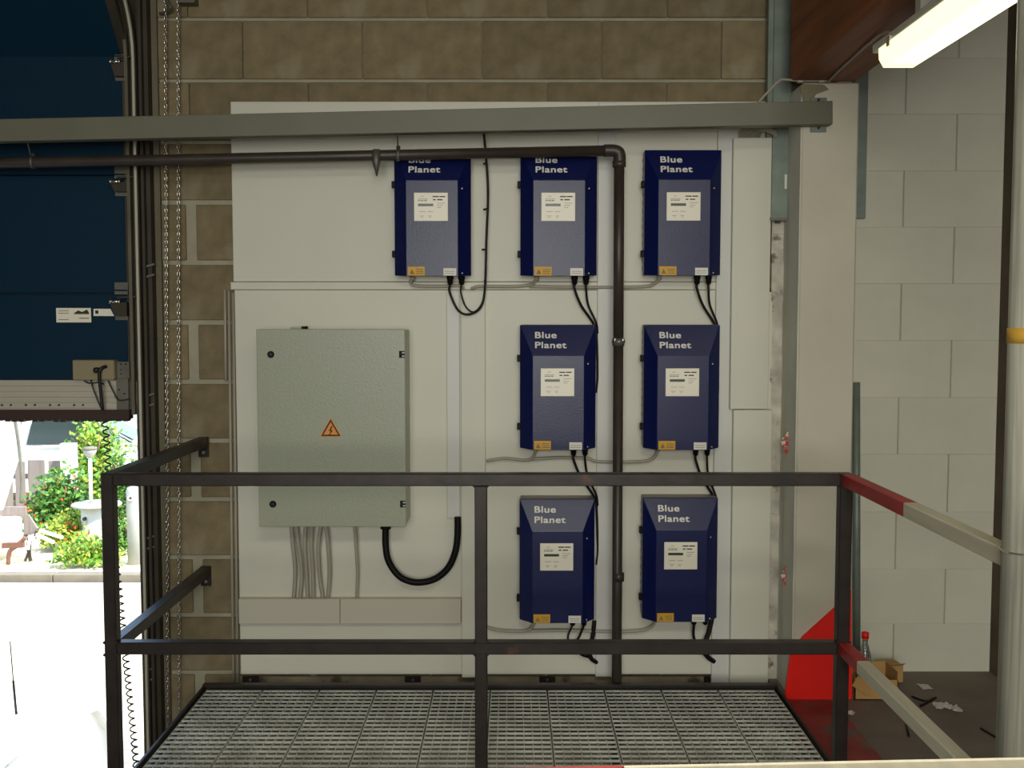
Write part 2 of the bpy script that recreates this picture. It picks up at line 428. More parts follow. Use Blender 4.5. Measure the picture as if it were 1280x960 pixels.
# hinges with rollers
for v, (up, dn) in ((69, (60, 101)), (219, (208, 245)), (369, (353, 400))):
    b = bm_new(); R4(b, 143, up, 160, up + 9, YD - .006, YD); R4(b, 143, up + 11, 160, up + 15, YD - .012, YD)
    R4(b, 144, dn - 6, 160, dn, YD - .006, YD)
    h_ = obj('hinge', b, 'galvdark', door)
    b = bm_new(); prism(b, [(P(u_, v_, YD - .02).x, P(u_, v_, YD - .02).z) for u_, v_ in ((139, v + 9), (160, v + 9), (160, dn - 5), (145, dn - 5))], YD - .035, YD); obj('hinge_leaf', b, 'trackdark', h_)
    b = bm_new(); c = P(137, v + 8, YD - .045); tube(b, [c, c + Vector((.045, 0, 0))], .006, 10); tube(b, [c + Vector((.0, 0, 0)), c + Vector((.008, 0, 0))], .009, 10); tube(b, [c + Vector((.036, 0, 0)), c + Vector((.045, 0, 0))], .009, 10)
    obj('roller', b, 'chrome', h_)
    b = bm_new(); c = P(146, v + 3, YD - .03); beam(b, c, P(170, v + 2, YD - .03), .008, .008); obj('axle', b, 'trackdark', h_)
# stickers
b = bm_new(); R4(b, 70, 385, 114, 403, YD - .0015, YD); st = obj('sticker', b, 'label', door, label='white printed sticker with a green mark')
b = bm_new()
for v in (388, 391, 399): R4(b, 73, v, 86, v + 1, YD - .002, YD - .0012)
R4(b, 93, 391, 111, 393, YD - .002, YD - .0012); R4(b, 99, 397, 111, 398.5, YD - .002, YD - .0012); obj('print', b, 'greyink', st)
b = bm_new(); prism(b, [(P(u, v, YD).x, P(u, v, YD).z) for u, v in ((92, 392), (98, 388), (103, 390), (109, 387), (112, 392))], YD - .0025, YD - .0012); obj('print', b, 'lcd', st)
b = bm_new(); prism(b, [(P(u, v, YD).x, P(u, v, YD).z) for u, v in ((117, 386), (138, 386), (143, 395), (117, 395))], YD - .0015, YD); st = obj('sticker', b, 'label', door)
b = bm_new(); R4(b, 119, 388, 123, 392, YD - .002, YD - .0012); obj('print', b, 'ink', st)
# tracks: vertical part then a curve towards the hall
def track_path(y0):
    pts = [(y0, LOW), (y0, 2.6)]
    for k in range(1, 10):
        a_ = R(10 * k); pts.append((y0 - .33 * (1 - math.cos(a_)), 2.6 + .33 * math.sin(a_)))
    pts.append((y0 - 2.2, 2.93)); return pts
def sweep(bm, x0, x1, path, th):
    prev = None
    for i, (y, z) in enumerate(path):
        a_, c_ = path[max(i - 1, 0)], path[min(i + 1, len(path) - 1)]
        dy, dz = c_[0] - a_[0], c_[1] - a_[1]; l_ = math.hypot(dy, dz); ny, nz = dz / l_ * th / 2, -dy / l_ * th / 2
        ring = [bm.verts.new(q) for q in ((x0, y - ny, z - nz), (x1, y - ny, z - nz), (x1, y + ny, z + nz), (x0, y + ny, z + nz))]
        if prev:
            for k in range(4): bm.faces.new((prev[k], prev[(k + 1) % 4], ring[(k + 1) % 4], ring[k]))
        else: bm.faces.new(ring)
        prev = ring
    bm.faces.new(prev)
YT = -.10
b = bm_new(); sweep(b, PX(165, 480, YT), PX(169, 480, YT), [(YT, zs[3] - .14)] + track_path(YT)[1:], .02); obj('track', b, 'track', door)
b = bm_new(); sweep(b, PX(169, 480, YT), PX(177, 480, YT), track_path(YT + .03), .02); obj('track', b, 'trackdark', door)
b = bm_new(); sweep(b, PX(173, 480, YT - .02), PX(176, 480, YT - .02), track_path(YT - .012), .012); obj('track_lip', b, 'profile', door, label='bright lip of the track')
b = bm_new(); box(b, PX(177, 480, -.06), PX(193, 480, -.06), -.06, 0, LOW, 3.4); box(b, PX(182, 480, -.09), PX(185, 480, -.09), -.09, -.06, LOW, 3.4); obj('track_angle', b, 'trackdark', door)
b = bm_new(); box(b, PX(185.5, 480, -.07), PX(187, 480, -.07), -.07, -.06, LOW, 3.4); obj('track_edge', b, 'track', door)
for v in (330, 492, 670, 835):
    b = bm_new()
    for dv in (0, 13): beam(b, P(183, v + dv + 3, -.075), P(193, v + dv, -.075), .004, .008)
    obj('track_bracket', b, 'galvdark', door)
# spiral cable
path = smooth([P(u, v, -.12) for u, v in ((131, 526), (134, 560), (138, 640), (147, 720), (154, 790), (160, 850), (170, 955), (176, 1040))], 60)
b = bm_new(); hel = []; ph = 0; acc = 0
for i in range(len(path) - 1):
    seg = path[i + 1] - path[i]; st_ = max(1, int(seg.length / .0035))
    for k in range(st_):
        q = path[i] + seg * (k / st_); z = EYE - q.z; amp = .0125; ph += seg.length / st_ * 2 * math.pi / .031
        hel.append(q + Vector((math.cos(ph) * amp, math.sin(ph) * amp, 0)))
tube(b, hel, .0034, 5)
solo('spiral_cable', b, 'ccable', 'thin black coiled cable hanging from the bottom of the blue door', 'cable')
# chains of the door hoist
def chain(u0, u1, v1, name, label):
    b = bm_new(); a_, c_ = P(u0, -40, -.04), P(u1, v1, -.04); n = int((a_ - c_).length / .0165)
    for i in range(n):
        q = a_.lerp(c_, i / n); al = (i % 2) * math.pi / 2 + .5
        ring = []
        for k in range(8):
            t = 2 * math.pi * k / 8; s_ = .0052 * math.cos(t); z_ = .0115 * math.sin(t)
            ring.append(q + Vector((s_ * math.cos(al), s_ * math.sin(al), z_)))
        ring.append(ring[0]); tube(b, ring, .0021, 4, caps=False)
    return solo(name, b, 'chrome', label, 'chain', 'hoist chains beside the door')
chain(206.5, 210, 962, 'hoist_chain', 'left one of the two steel link chains hanging by the door frame')
chain(222.5, 224, 962, 'hoist_chain', 'right one of the two steel link chains hanging in front of the blocks')
b = bm_new(); tube(b, smooth([P(203, -20, -.05), P(209, 2, -.06), P(213, 10, -.06), P(206, 16, -.03), P(200, 17, -.015)]), .006, 8); R4(b, 222, -6, 243, 3, -.06, 0)
solo('chain_guide', b, 'galvdark', 'dark steel guide at the top of the hoist chains', 'bracket')

# ================================================================== boards and trunking
YB = -.04
def board(name, u0, v0, u1, v1, yf, yb, m, label, cat='board', group=None, bev=.002):
    b = bm_new(); R4(b, u0, v0, u1, v1, yf, yb, bev=bev); return solo(name, b, m, label, cat, group)
board('backing_board', 288, 127, 961, 352, YB, -.001, 'board', 'white board behind the upper row of blue boxes', group='white boards on the block wall')
board('backing_board', 293, 362.5, 901, 843, YB, -.001, 'board', 'large white board behind the grey cabinet and lower blue boxes', group='white boards on the block wall')
board('cover_strip', 288, 352.5, 899, 362, YB - .006, -.001, 'board', 'narrow white strip across the joint between the two white boards', 'strip')
G = 'white cable trunking on the boards'
board('cable_trunking', 558, 364, 575, 648, YB - .015, YB - .0005, 'trunk', 'short narrow white trunking the thick black hose enters', 'trunking', G)
board('cable_trunking', 576, 364, 607, 847, YB - .03, YB - .0005, 'board', 'white vertical trunking left of the lower blue boxes, behind the middle post', 'trunking', G)
board('cable_trunking', 748, 128, 766, 846, YB - .015, YB - .0005, 'trunk', 'narrow white trunking running beside the dark vertical pipe', 'trunking', G)
board('cable_trunking', 898, 128, 914, 866, YB - .02, YB - .0005, 'trunk', 'narrow white trunking right of the right-hand blue boxes', 'trunking', G)
t = thing('cable_trunking', 'wide white trunking beside the pillar, open at its top', 'trunking', P(939, 866, -.05), G)
base = Vector(t.location)
for v0, v1 in ((172, 511.5), (512.5, 866)):
    b = bm_new(); R4(b, 917, v0, 960, v1, YB - .05, YB - .0005, bev=.002)
    if v1 > 600: R4(b, 918, 365, 958, v1, YB, -.001)
    bmesh.ops.translate(b, verts=b.verts[:], vec=-base); obj('cover', b, 'board', t)
t = thing('cable_trunking', 'wide ivory horizontal trunking under the grey cabinet', 'trunking', P(437, 780, -.06), G)
base = Vector(t.location)
for u0, u1 in ((298, 424.7), (425, 576)):
    b = bm_new(); R4(b, u0, 749, u1, 780, YB - .04, YB - .0005, bev=.002); bmesh.ops.translate(b, verts=b.verts[:], vec=-base); obj('cover', b, 'trunk2', t)
for u, v0, v1, lb in ((281, 362, 476, 'leftmost thin grey conduit left of the boards, the short one'), (286, 364, 900, 'middle thin grey conduit running down left of the boards'), (291.5, 366, 900, 'thin grey conduit closest to the left edge of the boards')):
    b = bm_new(); r_ = .006; tube(b, [P(u, v0, -.012), P(u + (v1 - v0) * .012, v1, -.012)], r_, 8); solo('thin_conduit', b, 'gcable', lb, 'conduit', 'thin conduits left of the boards')
# dirty plaster strip and brackets under the boards
b = bm_new(); R4(b, 303, 846, 900, 905, -.006, -.0005)
tag(rebase(obj('plaster_strip', b, 'dirty'), P(600, 905, -.003)), 'dirty plaster strip on the wall below the white boards', 'plaster')
for u, lb in ((313, 'steel bracket under the bottom left corner of the boards'), (516, 'rusty steel bracket under the boards, left of the middle railing post'), (684, 'steel bracket under the boards, right of the middle railing post'), (890, 'steel bracket under the boards below the right blue boxes')):
    b = bm_new(); R4(b, u - 10, 846, u + 10, 858, -.014, -.006); R4(b, u - 10, 858, u + 10, 872, -.02, -.006)
    disc_y(b, PX(u, 850, -.02), PZ(u, 850, -.02), -.022, -.014, .006, 8, 1)
    solo('wall_bracket', b, ['rail', 'chrome'], lb, 'bracket', 'brackets under the boards')
b = bm_new(); R4(b, 897, 840, 907, 868, -.044, -.001)
solo('metal_profile', b, 'galv', 'short bare metal profile end under the boards beside the wide trunking', 'profile')

# ================================================================== grey cabinet
cx0, cx1 = P(322, 534, -.24), P(507, 534, -.24)
cz0, cz1 = PZ(415, 658.5, -.24), PZ(415, 411.5, -.24)
w_ = cx1.x - cx0.x; hh = cz1 - cz0
cb = thing('switch_cabinet', 'large grey electrical cabinet with a high voltage warning sign', 'cabinet', ((cx0.x + cx1.x) / 2, YB, cz0))
b = bm_new(); box(b, -w_ / 2 + .002, w_ / 2 - .002, -.182, -.0005, .002, hh - .002, bev=.004); obj('body', b, 'cab', cb)
b = bm_new(); box(b, -w_ / 2, w_ / 2, -.20, -.184, 0, hh, bev=.003, segs=2); dr = obj('door', b, 'cab', cb)
def lx(u): return PX(u, 534, -.24) - cb.location.x
def lz(v): return PZ(415, v, -.24) - cz0
for v in (443, 630):
    b = bm_new(); disc_y(b, lx(340), lz(v), -.206, -.199, .014, 20, 0); disc_y(b, lx(340), lz(v), -.2075, -.2055, .006, 6, 1); obj('lock', b, ['black', 'ink'], dr)
for v in (443, 630):
    b = bm_new(); box(b, lx(499.5), lx(506.5), -.2015, -.1995, lz(v) - .014, lz(v) + .014, 0)
    box(b, lx(503), lx(506.5), -.203, -.2012, lz(v) - .010, lz(v) - .004, 1); box(b, lx(503), lx(506.5), -.203, -.2012, lz(v) + .003, lz(v) + .010, 1); obj('hinge', b, ['black', 'cab'], dr)
sc = .045
def tri(r, cy=0): return [(r * math.sin(R(a_)), cy + r * math.cos(R(a_))) for a_ in (0, 120, 240)]
sx_, sz_ = lx(413.5), lz(538)
b = bm_new(); prism(b, [(sx_ + x, sz_ + z) for x, z in tri(.052)], -.2012, -.1998); sg = obj('warning_sign', b, 'orange', dr, label='orange triangular high voltage sign')
b = bm_new(); o_, i_ = tri(.046), tri(.034)
for k in range(3):
    q = [o_[k], o_[(k + 1) % 3], i_[(k + 1) % 3], i_[k]]; prism(b, [(sx_ + x, sz_ + z) for x, z in q], -.2022, -.2010)
bolt = [(.004, .024), (-.010, -.002), (-.001, .000), (-.006, -.016), (-.010, -.013), (-.007, -.023), (.001, -.017), (-.003, -.016), (.010, .004), (.001, .003), (.009, .022)]
prism(b, [(sx_ + x * .9, sz_ + z * .9 - .002) for x, z in bolt], -.2022, -.2010); obj('lightning_symbol', b, 'ink', sg)
b = bm_new(); box(b, lx(358), lx(376), -.10, -.03, hh - .002, hh + .008, 0); box(b, lx(372), lx(376), -.102, -.03, hh, hh + .011, 1); obj('top_vent', b, ['cab', 'black'], cb)
# seven thin grey wires into the trunking
for i, (a_, m1, m2, e_) in enumerate(((364, 366, 369, 367), (370, 373, 377, 375), (382, 381, 383, 385), (390, 389, 391, 392), (401, 398, 399, 404), (407, 410, 412, 410), (443, 445, 447, 446))):
    b = bm_new(); tube(b, smooth([P(a_, 656, -.10), P(m1, 680, -.09), P(m2, 715, -.075), P(e_, 750, -.065)]), .0085 if i < 6 else .007, 8)
    solo('grey_cable', b, 'gcable', ['leftmost', 'second', 'third', 'fourth', 'fifth', 'sixth', 'rightmost, separate'][i] + ' grey cable of the seven below the grey cabinet', 'cable', 'grey cables below the cabinet')
b = bm_new(); pts = [(482, 657), (482, 680), (486, 702), (500, 721), (520, 728), (543, 724), (560, 710), (569, 690), (572, 668), (572, 646)]
tube(b, smooth([P(u, v, -.085 - .02 * math.sin(i / 9 * 3.1)) for i, (u, v) in enumerate(pts)]), .014, 12)
lathe(b, [(.022, 0), (.022, .012)], P(482, 661, -.085), 12)
solo('black_hose', b, 'black', 'thick black hose looping from the grey cabinet to the trunking', 'hose')

# ================================================================== inverters
UW, UH = .1565, .512
blue_txt = bold_text('Blue', .0375, 1.30, 1.08)
planet_txt = bold_text('Planet', .0375, 1.30, 1.08)
for me in (blue_txt, planet_txt): me.materials.append(M['white'])
def make_unit():
    t = thing('inverter', 'x', 'inverter', (0, 0, 0), 'blue boxes on the white boards')
    b = bm_new(); box(b, -UW + .004, UW - .004, -.075, 0, .006, UH + .002, bev=.002)
    for k in range(14): box(b, -UW + .001, -UW + .004, -.06, -.012, .03 + k * .034, .045 + k * .034)
    obj('housing', b, 'housing', t)
    # cover with raised centre
    b = bm_new(); pw, pt = .1055, .386; y1_, y2_ = -.076, -.132
    V = lambda x, y, z: b.verts.new((x, y, z))
    A0, A1, A2, A3 = V(-UW, -.070, .004), V(UW, -.070, .004), V(UW, -.070, UH), V(-UW, -.070, UH)
    B0, B1, B2, B3 = V(-UW, y1_ - .012, .004), V(UW, y1_ - .012, .004), V(UW, y1_ - .012, UH), V(-UW, y1_ - .012, UH)
    C0, C1, C2, C3 = V(-pw, y2_, 0), V(pw, y2_, 0), V(pw, y2_, pt), V(-pw, y2_, pt)
    for f in ((C0, C1, C2, C3), (B3, C3, C2, B2), (B0, C0, C3, B3), (B1, B2, C2, C1), (B0, B1, C1, C0), (A0, A3, B3, B0), (A1, B1, B2, A2), (A3, A2, B2, B3), (A0, B0, B1, A1), (A0, A1, A2, A3)):
        b.faces.new(f)
    bmesh.ops.recalc_face_normals(b, faces=b.faces[:])
    bmesh.ops.bevel(b, geom=b.edges[:], offset=.0015, segments=1, affect='EDGES')
    cv = obj('cover', b, 'blue', t)
    # lettering lies on the sloping top facet
    sl = math.atan2((y1_ - .012) - y2_, UH - pt)
    for me, d_ in ((blue_txt, .0555), (planet_txt, .0985)):
        tx = link('lettering', me, cv)
        tx.location = (-.0975, (y1_ - .012) - math.sin(sl) * d_ - .0008, UH - math.cos(sl) * d_)
        tx.rotation_euler = (R(90) - sl, 0, 0)
    # label plate
    x0, x1, z0, z1 = -.072, .065, .222, .336
    b = bm_new(); box(b, x0, x1, y2_ - .002, y2_ + .001, z0, z1, bev=.0008); lp = obj('label_plate', b, 'label', cv)
    W, H = x1 - x0, z1 - z0
    def mk(name, rects, m):
        b = bm_new()
        for a_, c_, d_, e_ in rects: box(b, x0 + W * a_, x0 + W * c_, y2_ - .0026, y2_ - .0018, z0 + H * d_, z0 + H * e_)
        q_ = obj(name, b, m, lp)
        if len(rects) > 1: q_['kind'] = 'stuff'
    mk('display', [(.12, .57, .52, .61)], 'lcd')
    mk('heading', [(.55, .73, .84, .88), (.75, .92, .84, .88), (.56, .64, .73, .77), (.68, .84, .73, .77)], 'ink')
    mk('small_print', [(.12, .18, .70, .74), (.20, .28, .70, .74), (.30, .38, .70, .74), (.12, .40, .77, .785), (.20, .30, .86, .875), (.68, .92, .62, .635), (.68, .85, .54, .555), (.68, .80, .47, .485),
                        (.16, .34, .32, .335), (.40, .56, .32, .335), (.16, .30, .17, .185), (.20, .26, .12, .135), (.42, .52, .17, .185), (.44, .50, .12, .135)], 'greyink')
    b = bm_new(); box(b, -.099, -.030, y2_ - .0015, y2_, .002, .038); ys = obj('warning_sticker', b, 'yellow', cv)
    b = bm_new(); prism(b, [(-.092, .008), (-.072, .008), (-.082, .028)], y2_ - .0024, y2_ - .0014)
    for k in range(3): box(b, -.066, -.036, y2_ - .0022, y2_ - .0014, .009 + k * .008, .012 + k * .008)
    obj('print', b, 'patch', ys)
    b = bm_new(); box(b, .046, .098, y2_ - .0015, y2_, .002, .032); ws = obj('serial_sticker', b, 'white', cv)
    b = bm_new(); box(b, .052, .092, y2_ - .0022, y2_ - .0014, .010, .012); box(b, .052, .092, y2_ - .0022, y2_ - .0014, .018, .020); obj('print', b, 'greyink', ws)
    for z in (.35, .008):
        b = bm_new(); disc_y(b, .122, z + .004, -.122, -.112, .0028, 8); obj('screw', b, 'profile', cv)
    for z in (.375, .092):
        b = bm_new(); box(b, -UW - .012, -UW + .002, -.085, -.06, z - .014, z + .014, bev=.002); obj('latch', b, 'black', t)
    for x in (.068, .116):
        b = bm_new(); lathe(b, [(.006, -.034), (.011, -.028), (.012, -.012), (.014, -.010), (.014, .004)], (x, -.055, 0), 10); obj('cable_gland', b, 'black', t)
    b = bm_new(); tube(b, [(-.088, -.05, .006), (-.088, -.05, -.014)], .010, 10); obj('cable_gland', b, 'gcable', t, label='grey cable gland')
    return t
proto = make_unit()
UN = [(540.5, 188, 'leftmost blue box, alone under the dark pipe above the grey cabinet'),
      (698.5, 188, 'blue box in the top row between the loose black cable and the vertical pipe'),
      (854, 187.5, 'blue box in the top row right of the vertical pipe'),
      (697.5, 406.5, 'blue box in the middle row left of the vertical pipe'),
      (852.5, 406.5, 'blue box in the middle row right of the vertical pipe'),
      (696.5, 624, 'blue box in the bottom row left of the vertical pipe, bright sloping top'),
      (850.5, 622.5, 'blue box in the bottom row right of the vertical pipe')]
YF = YB - .001
units = []
for i, (u, v, lb) in enumerate(UN):
    o = proto if i == 0 else copy_tree(proto)
    q = P(u, v, YF - .088); o.location = (q.x, YF, q.z - UH); o['label'] = lb; units.append(o)

# grey flexible conduits between the boxes
def gland(i, dx=-.088, dz=-.012, y=-.05): return units[i].location + Vector((dx, y, dz))
def cable(name, pts, r, m, label, cat='cable', group=None, n=8, extra=None):
    b = bm_new(); tube(b, smooth(pts), r, n)
    if extra:
        for e_ in extra: tube(b, smooth(e_[0]), e_[1], n)
    return solo(name, b, m, label, cat, group)
GC = 'grey conduits linking the blue boxes'
cable('grey_conduit', [gland(0), P(513, 352, -.085), P(519, 357, -.075), P(550, 358, -.065), P(572, 357, -.062), P(580, 361, -.055)], .0065, 'gcable', 'short grey conduit bending right from under the leftmost blue box', 'conduit', GC)
cable('grey_conduit', [P(589, 361, -.055), P(600, 358, -.06), P(640, 358, -.062), P(662, 356, -.07), gland(1)], .0065, 'gcable', 'grey conduit from the white trunking to the second blue box of the top row', 'conduit', GC)
cable('grey_conduit', [P(662, 358, -.066), P(720, 359, -.062), P(800, 358.5, -.062), P(817, 355, -.075), gland(2)], .0065, 'gcable', 'grey conduit passing behind the pipe to the top right blue box', 'conduit', GC)
cable('grey_conduit', [P(608, 576, -.07), P(630, 573, -.065), P(655, 575, -.065), P(665, 573, -.075), gland(3)], .0065, 'gcable', 'grey conduit entering the middle row box left of the pipe', 'conduit', GC)
cable('grey_conduit', [P(665, 574, -.066), P(700, 572, -.062), P(735, 573, -.062), P(748, 577, -.068), P(800, 577, -.066), P(816, 573, -.075), gland(4)], .0065, 'gcable', 'grey conduit entering the middle row box right of the pipe', 'conduit', GC)
cable('grey_conduit', [P(608, 784, -.07), P(625, 788, -.065), P(652, 789, -.065), P(663, 786, -.075), gland(5)], .0065, 'gcable', 'grey conduit entering the bottom row box left of the pipe', 'conduit', GC)
cable('grey_conduit', [P(652, 789, -.064), P(700, 788, -.062), P(745, 789, -.068), P(790, 789, -.066), P(812, 785, -.075), gland(6)], .0065, 'gcable', 'grey conduit entering the bottom row box right of the pipe', 'conduit', GC)
# black cables
BC = 'black cables of the blue boxes'
def g1(i): return gland(i, .068, -.03, -.055)
def g2(i): return gland(i, .116, -.03, -.055)
hang = [P(606, 362, -.10), P(608, 300, -.10), P(610, 240, -.10), P(607, 190, -.12), P(602, 140, -.16)]
cable('black_cable', [g1(0), P(562, 365, -.10), P(572, 387, -.10), P(585, 393, -.10), P(600, 385, -.10)] + hang, .0050, 'ccable', 'black cable looping from the leftmost blue box up behind the pipe', group=BC,
      extra=[([P(608, 204, -.11), P(604, 205, -.112)], .004), ([P(610, 261, -.10), P(604, 262, -.102)], .004), ([P(608, 312, -.10), P(602, 312, -.102)], .004)])
cable('black_cable', [g2(0), P(576, 365, -.10), P(582, 383, -.10), P(592, 390, -.105), P(602, 380, -.105), P(606, 362, -.106), P(606, 350, -.105)], .0036, 'ccable', 'thinner looped black cable from the right gland of the leftmost blue box', group=BC)
for i, (e_, lb, uu) in enumerate(((1, 'top row box left of the pipe', 745), (2, 'top row box right of the pipe', 896), (3, 'middle row box left of the pipe', 745), (4, 'middle row box right of the pipe', 894))):
    z_e = (407 if e_ < 3 else 622)
    dx = 0 if e_ in (1, 3) else -3
    q1, q2 = g1(e_), g2(e_)
    m1 = q1.lerp(P(uu, z_e, -.06), .4) + Vector((-.008, 0, -.02)); m2 = q2.lerp(P(uu, z_e, -.06), .5) + Vector((-.012, 0, 0))
    cable('black_cable', [q1, q1 + Vector((0, 0, -.02)), m1, P(uu - 2, z_e, -.06), P(uu + 1, z_e + 20, -.055), P(uu + 2 + dx, z_e + 60, -.052), P(uu + 1 + dx, z_e + 84, -.05)], .0055, 'ccable', 'black cable from the left gland of the ' + lb, group=BC)
    cable('black_cable', [q2, q2 + Vector((0, 0, -.02)), m2, P(uu, z_e - 4, -.07), P(uu + 2, z_e + 10, -.058)], .0048, 'ccable', 'black cable from the right gland of the ' + lb, group=BC)
for i, lb in ((5, 'bottom row box left of the pipe'), (6, 'bottom row box right of the pipe')):
    q1, q2 = g1(i), g2(i)
    if i == 5:
        cable('black_cable', [q1, P(710, 795, -.09), P(712, 806, -.085), P(720, 815, -.08), P(734, 818, -.07), P(743, 826, -.05)], .0040, 'ccable', 'black cable from the left gland of the ' + lb, group=BC)
        cable('black_cable', [q2, P(724, 796, -.09), P(718, 808, -.085), P(726, 818, -.08), P(738, 822, -.06)], .0052, 'ccable', 'black cable from the right gland of the ' + lb, group=BC)
        cable('black_cable', [P(743, 776, -.07), P(741, 795, -.07), P(737, 812, -.07), P(739, 823, -.065), P(746, 828, -.05)], .0095, 'ccable', 'thick black cable bundle beside the ' + lb, group=BC)
    else:
        cable('black_cable', [q1, P(867, 795, -.09), P(872, 808, -.085), P(882, 820, -.07)], .0060, 'ccable', 'black cable from the left gland of the ' + lb, group=BC)
        cable('black_cable', [P(890, 772, -.08), P(886, 790, -.08), P(881, 806, -.08), P(884, 820, -.065), P(893, 827, -.055)], .011, 'ccable', 'thick black cable bundle under the ' + lb, group=BC)

# ================================================================== long grey trunk beam, dark pipe
YG = -.335
b = bm_new()
l0, l1, r0, r1 = P(-900, 168.3, YG), P(-900, 195.3, YG), P(1041, 126, YG), P(1041, 155, YG)
prism(b, [(l0.x, l0.z), (r0.x, r0.z), (r1.x, r1.z), (l1.x, l1.z)], YG, YG + .055)
bmesh.ops.bevel(b, geom=b.edges[:], offset=.002, segments=1, affect='EDGES')
t = thing('cable_duct', 'long grey-green metal cable duct crossing in front of wall and door', 'cable duct', (r1.x, YG + .03, r1.z))
o = obj('duct', b, 'tray', t); o.location = -Vector(t.location)
b = bm_new(); R4(b, 1014, 122, 1033, 165, -.279, -.2705, bev=.001); o = obj('mounting_plate', b, 'galv', t); o.location = -Vector(t.location)
b = bm_new(); disc_y(b, PX(1023, 160, -.28), PZ(1023, 160, -.28), -.286, -.279, .005, 8); disc_y(b, PX(1023, 125, -.28), PZ(1023, 125, -.28), -.286, -.279, .005, 8); o = obj('bolt', b, 'rail', t); o.location = -Vector(t.location)
YP = -.205
def onp(u): return P(u, 204 - (204 - 188) * u / 775.0 if u < 775 else 188, YP)
t = thing('dark_pipe', 'dark brown pipe running across, turning down between the blue boxes', 'pipe', P(771, 900, YP)); base = Vector(t.location)
def padd(name, b, m, label=None):
    o = obj(name, b, m, t, label=label); o.location = -base; return o
b = bm_new()
rp = .0215
e = P(774, 188, YP); bot = Vector((P(771, 862, YP).x, YP, -.6))
tube(b, [onp(-900), onp(-60), onp(400), onp(762)], rp, 16); padd('pipe', b, 'pipe')
b = bm_new(); tube(b, smooth([onp(755), onp(765), P(772.5, 190, YP), P(774.5, 196, YP), P(774, 206, YP)], 5), .025, 16); tube(b, [P(774, 202, YP), P(774, 209, YP)], .027, 14); padd('elbow', b, 'pipe')
b = bm_new(); tube(b, [P(774, 200, YP), P(773, 425, YP)], rp * .98, 16); tube(b, [P(773, 425, YP), bot], rp * .95, 16); padd('pipe', b, 'pipe')
b = bm_new(); c = P(773, 427, YP)
tube(b, [c + Vector((0, 0, -.018)), c + Vector((0, 0, .014))], .0245, 14)
for k in range(8):
    a_ = k * math.pi / 4; q = c + Vector((math.cos(a_) * .023, math.sin(a_) * .023, 0)); tube(b, [q + Vector((0, 0, -.006)), q + Vector((0, 0, .006 + .012 * (k % 2)))], .0045, 6, 1)
padd('coupling', b, ['galvdark', 'chrome'], 'galvanised coupling of the pipe')
b = bm_new(); tube(b, [P(773, 716, YP), P(773, 726, YP)], .0235, 14); padd('coupling', b, 'pipe')
for u, vt in ((41, 178), (498, 162)):
    b = bm_new(); a_ = onp(u); tube(b, [a_ + Vector((0, -.0, 0)), Vector((P(u, vt - 6, YP - .04).x, YG + .03, P(u, vt - 8, YG + .03).z))], .003, 6)
    q = a_; tube(b, [q + Vector((-.006, 0, 0)), q + Vector((.006, 0, 0))], .0255, 14); lathe(b, [(.008, 0), (.008, .012)], q + Vector((0, 0, .024)), 8); padd('pipe_hanger', b, 'galvdark', 'metal hanger rod and clip')
b = bm_new(); q = onp(471); tube(b, [q + Vector((-.012, 0, 0)), q + Vector((.012, 0, 0))], .0255, 14); tube(b, [q + Vector((0, -.02, .018)), q + Vector((0, -.02, -.03)), q + Vector((.002, -.02, -.085))], .01, 8, radii=[.018, .016, .003]); padd('pipe_strap', b, 'galvdark', 'pointed strap hanging off the pipe')

# ================================================================== upright steel channel, back channel, pillar clutter
b = bm_new()
R4(b, 962, -60, 968, 273, -.075, -.045, bev=.001); R4(b, 969, -60, 987, 273, -.085, -.045, bev=.001); R4(b, 968, -60, 969.2, 273, -.07, -.045)
t = thing('steel_channel', 'galvanised steel channel hanging down left of the pillar', 'channel', P(973, 275, -.06)); o = obj('channel', b, 'galv', t); o.location = -Vector(t.location)
b = bm_new(); R4(b, 962, 272, 986, 275.5, -.09, -.05); q = P(972, 279, -.06); tube(b, [q, q + Vector((0, 0, .04))], .012, 8); o = obj('end_foot', b, 'galvdark', t); o.location = -Vector(t.location)
b = bm_new(); R4(b, 981, 218, 983.5, 236, -.088, -.084); o = obj('slot', b, 'white', t); o.location = -Vector(t.location)
b = bm_new(); R4(b, 1071, -60, 1082, 273, .03, .057, bev=.002); solo('steel_channel', b, 'galv', 'galvanised steel channel on the white block wall right of the pillar', 'channel')
b = bm_new(); tube(b, [P(1070.5, 478, .02), Vector((P(1071, 840, .02).x, .02, 0))], .016, 12)
solo('thin_post', b, 'galv', 'thin shiny metal post on the floor behind the pillar', 'post')
# conduit from duct along the pillar top and beam to the lamp
pts = [P(948, 128, -.29), P(958, 117, -.29), P(974, 101, -.285), P(982, 99.5, -.282), P(1000, 101, -.282), P(1034, 101, -.282)]
LX = 1.216; ZB = PZT + .004
XB0, XB1 = PX(988, 103, -.27), PX(1069, 103, -.27)
q = [Vector((XB0 + .14, -.30, ZB - .006)), Vector((XB0 + .12, -.6, ZB - .006)), Vector((1.19, -1.05, ZB - .02)), Vector((1.19, -1.10, ZB - .09))]
cable('steel_conduit', pts + q, .0048, 'gcable', 'thin grey conduit running over the pillar top to the lamp', 'conduit')
for k, (u, v) in enumerate(((1001, 98), (1027, 98))):
    b = bm_new(); R4(b, u - 3, v - 2, u + 3, v + 5, -.289, -.2702, bev=.001); solo('conduit_clip', b, 'profile', ('left' if k == 0 else 'right') + ' clip holding the thin conduit at the pillar top', 'clip', 'conduit clips on the pillar')
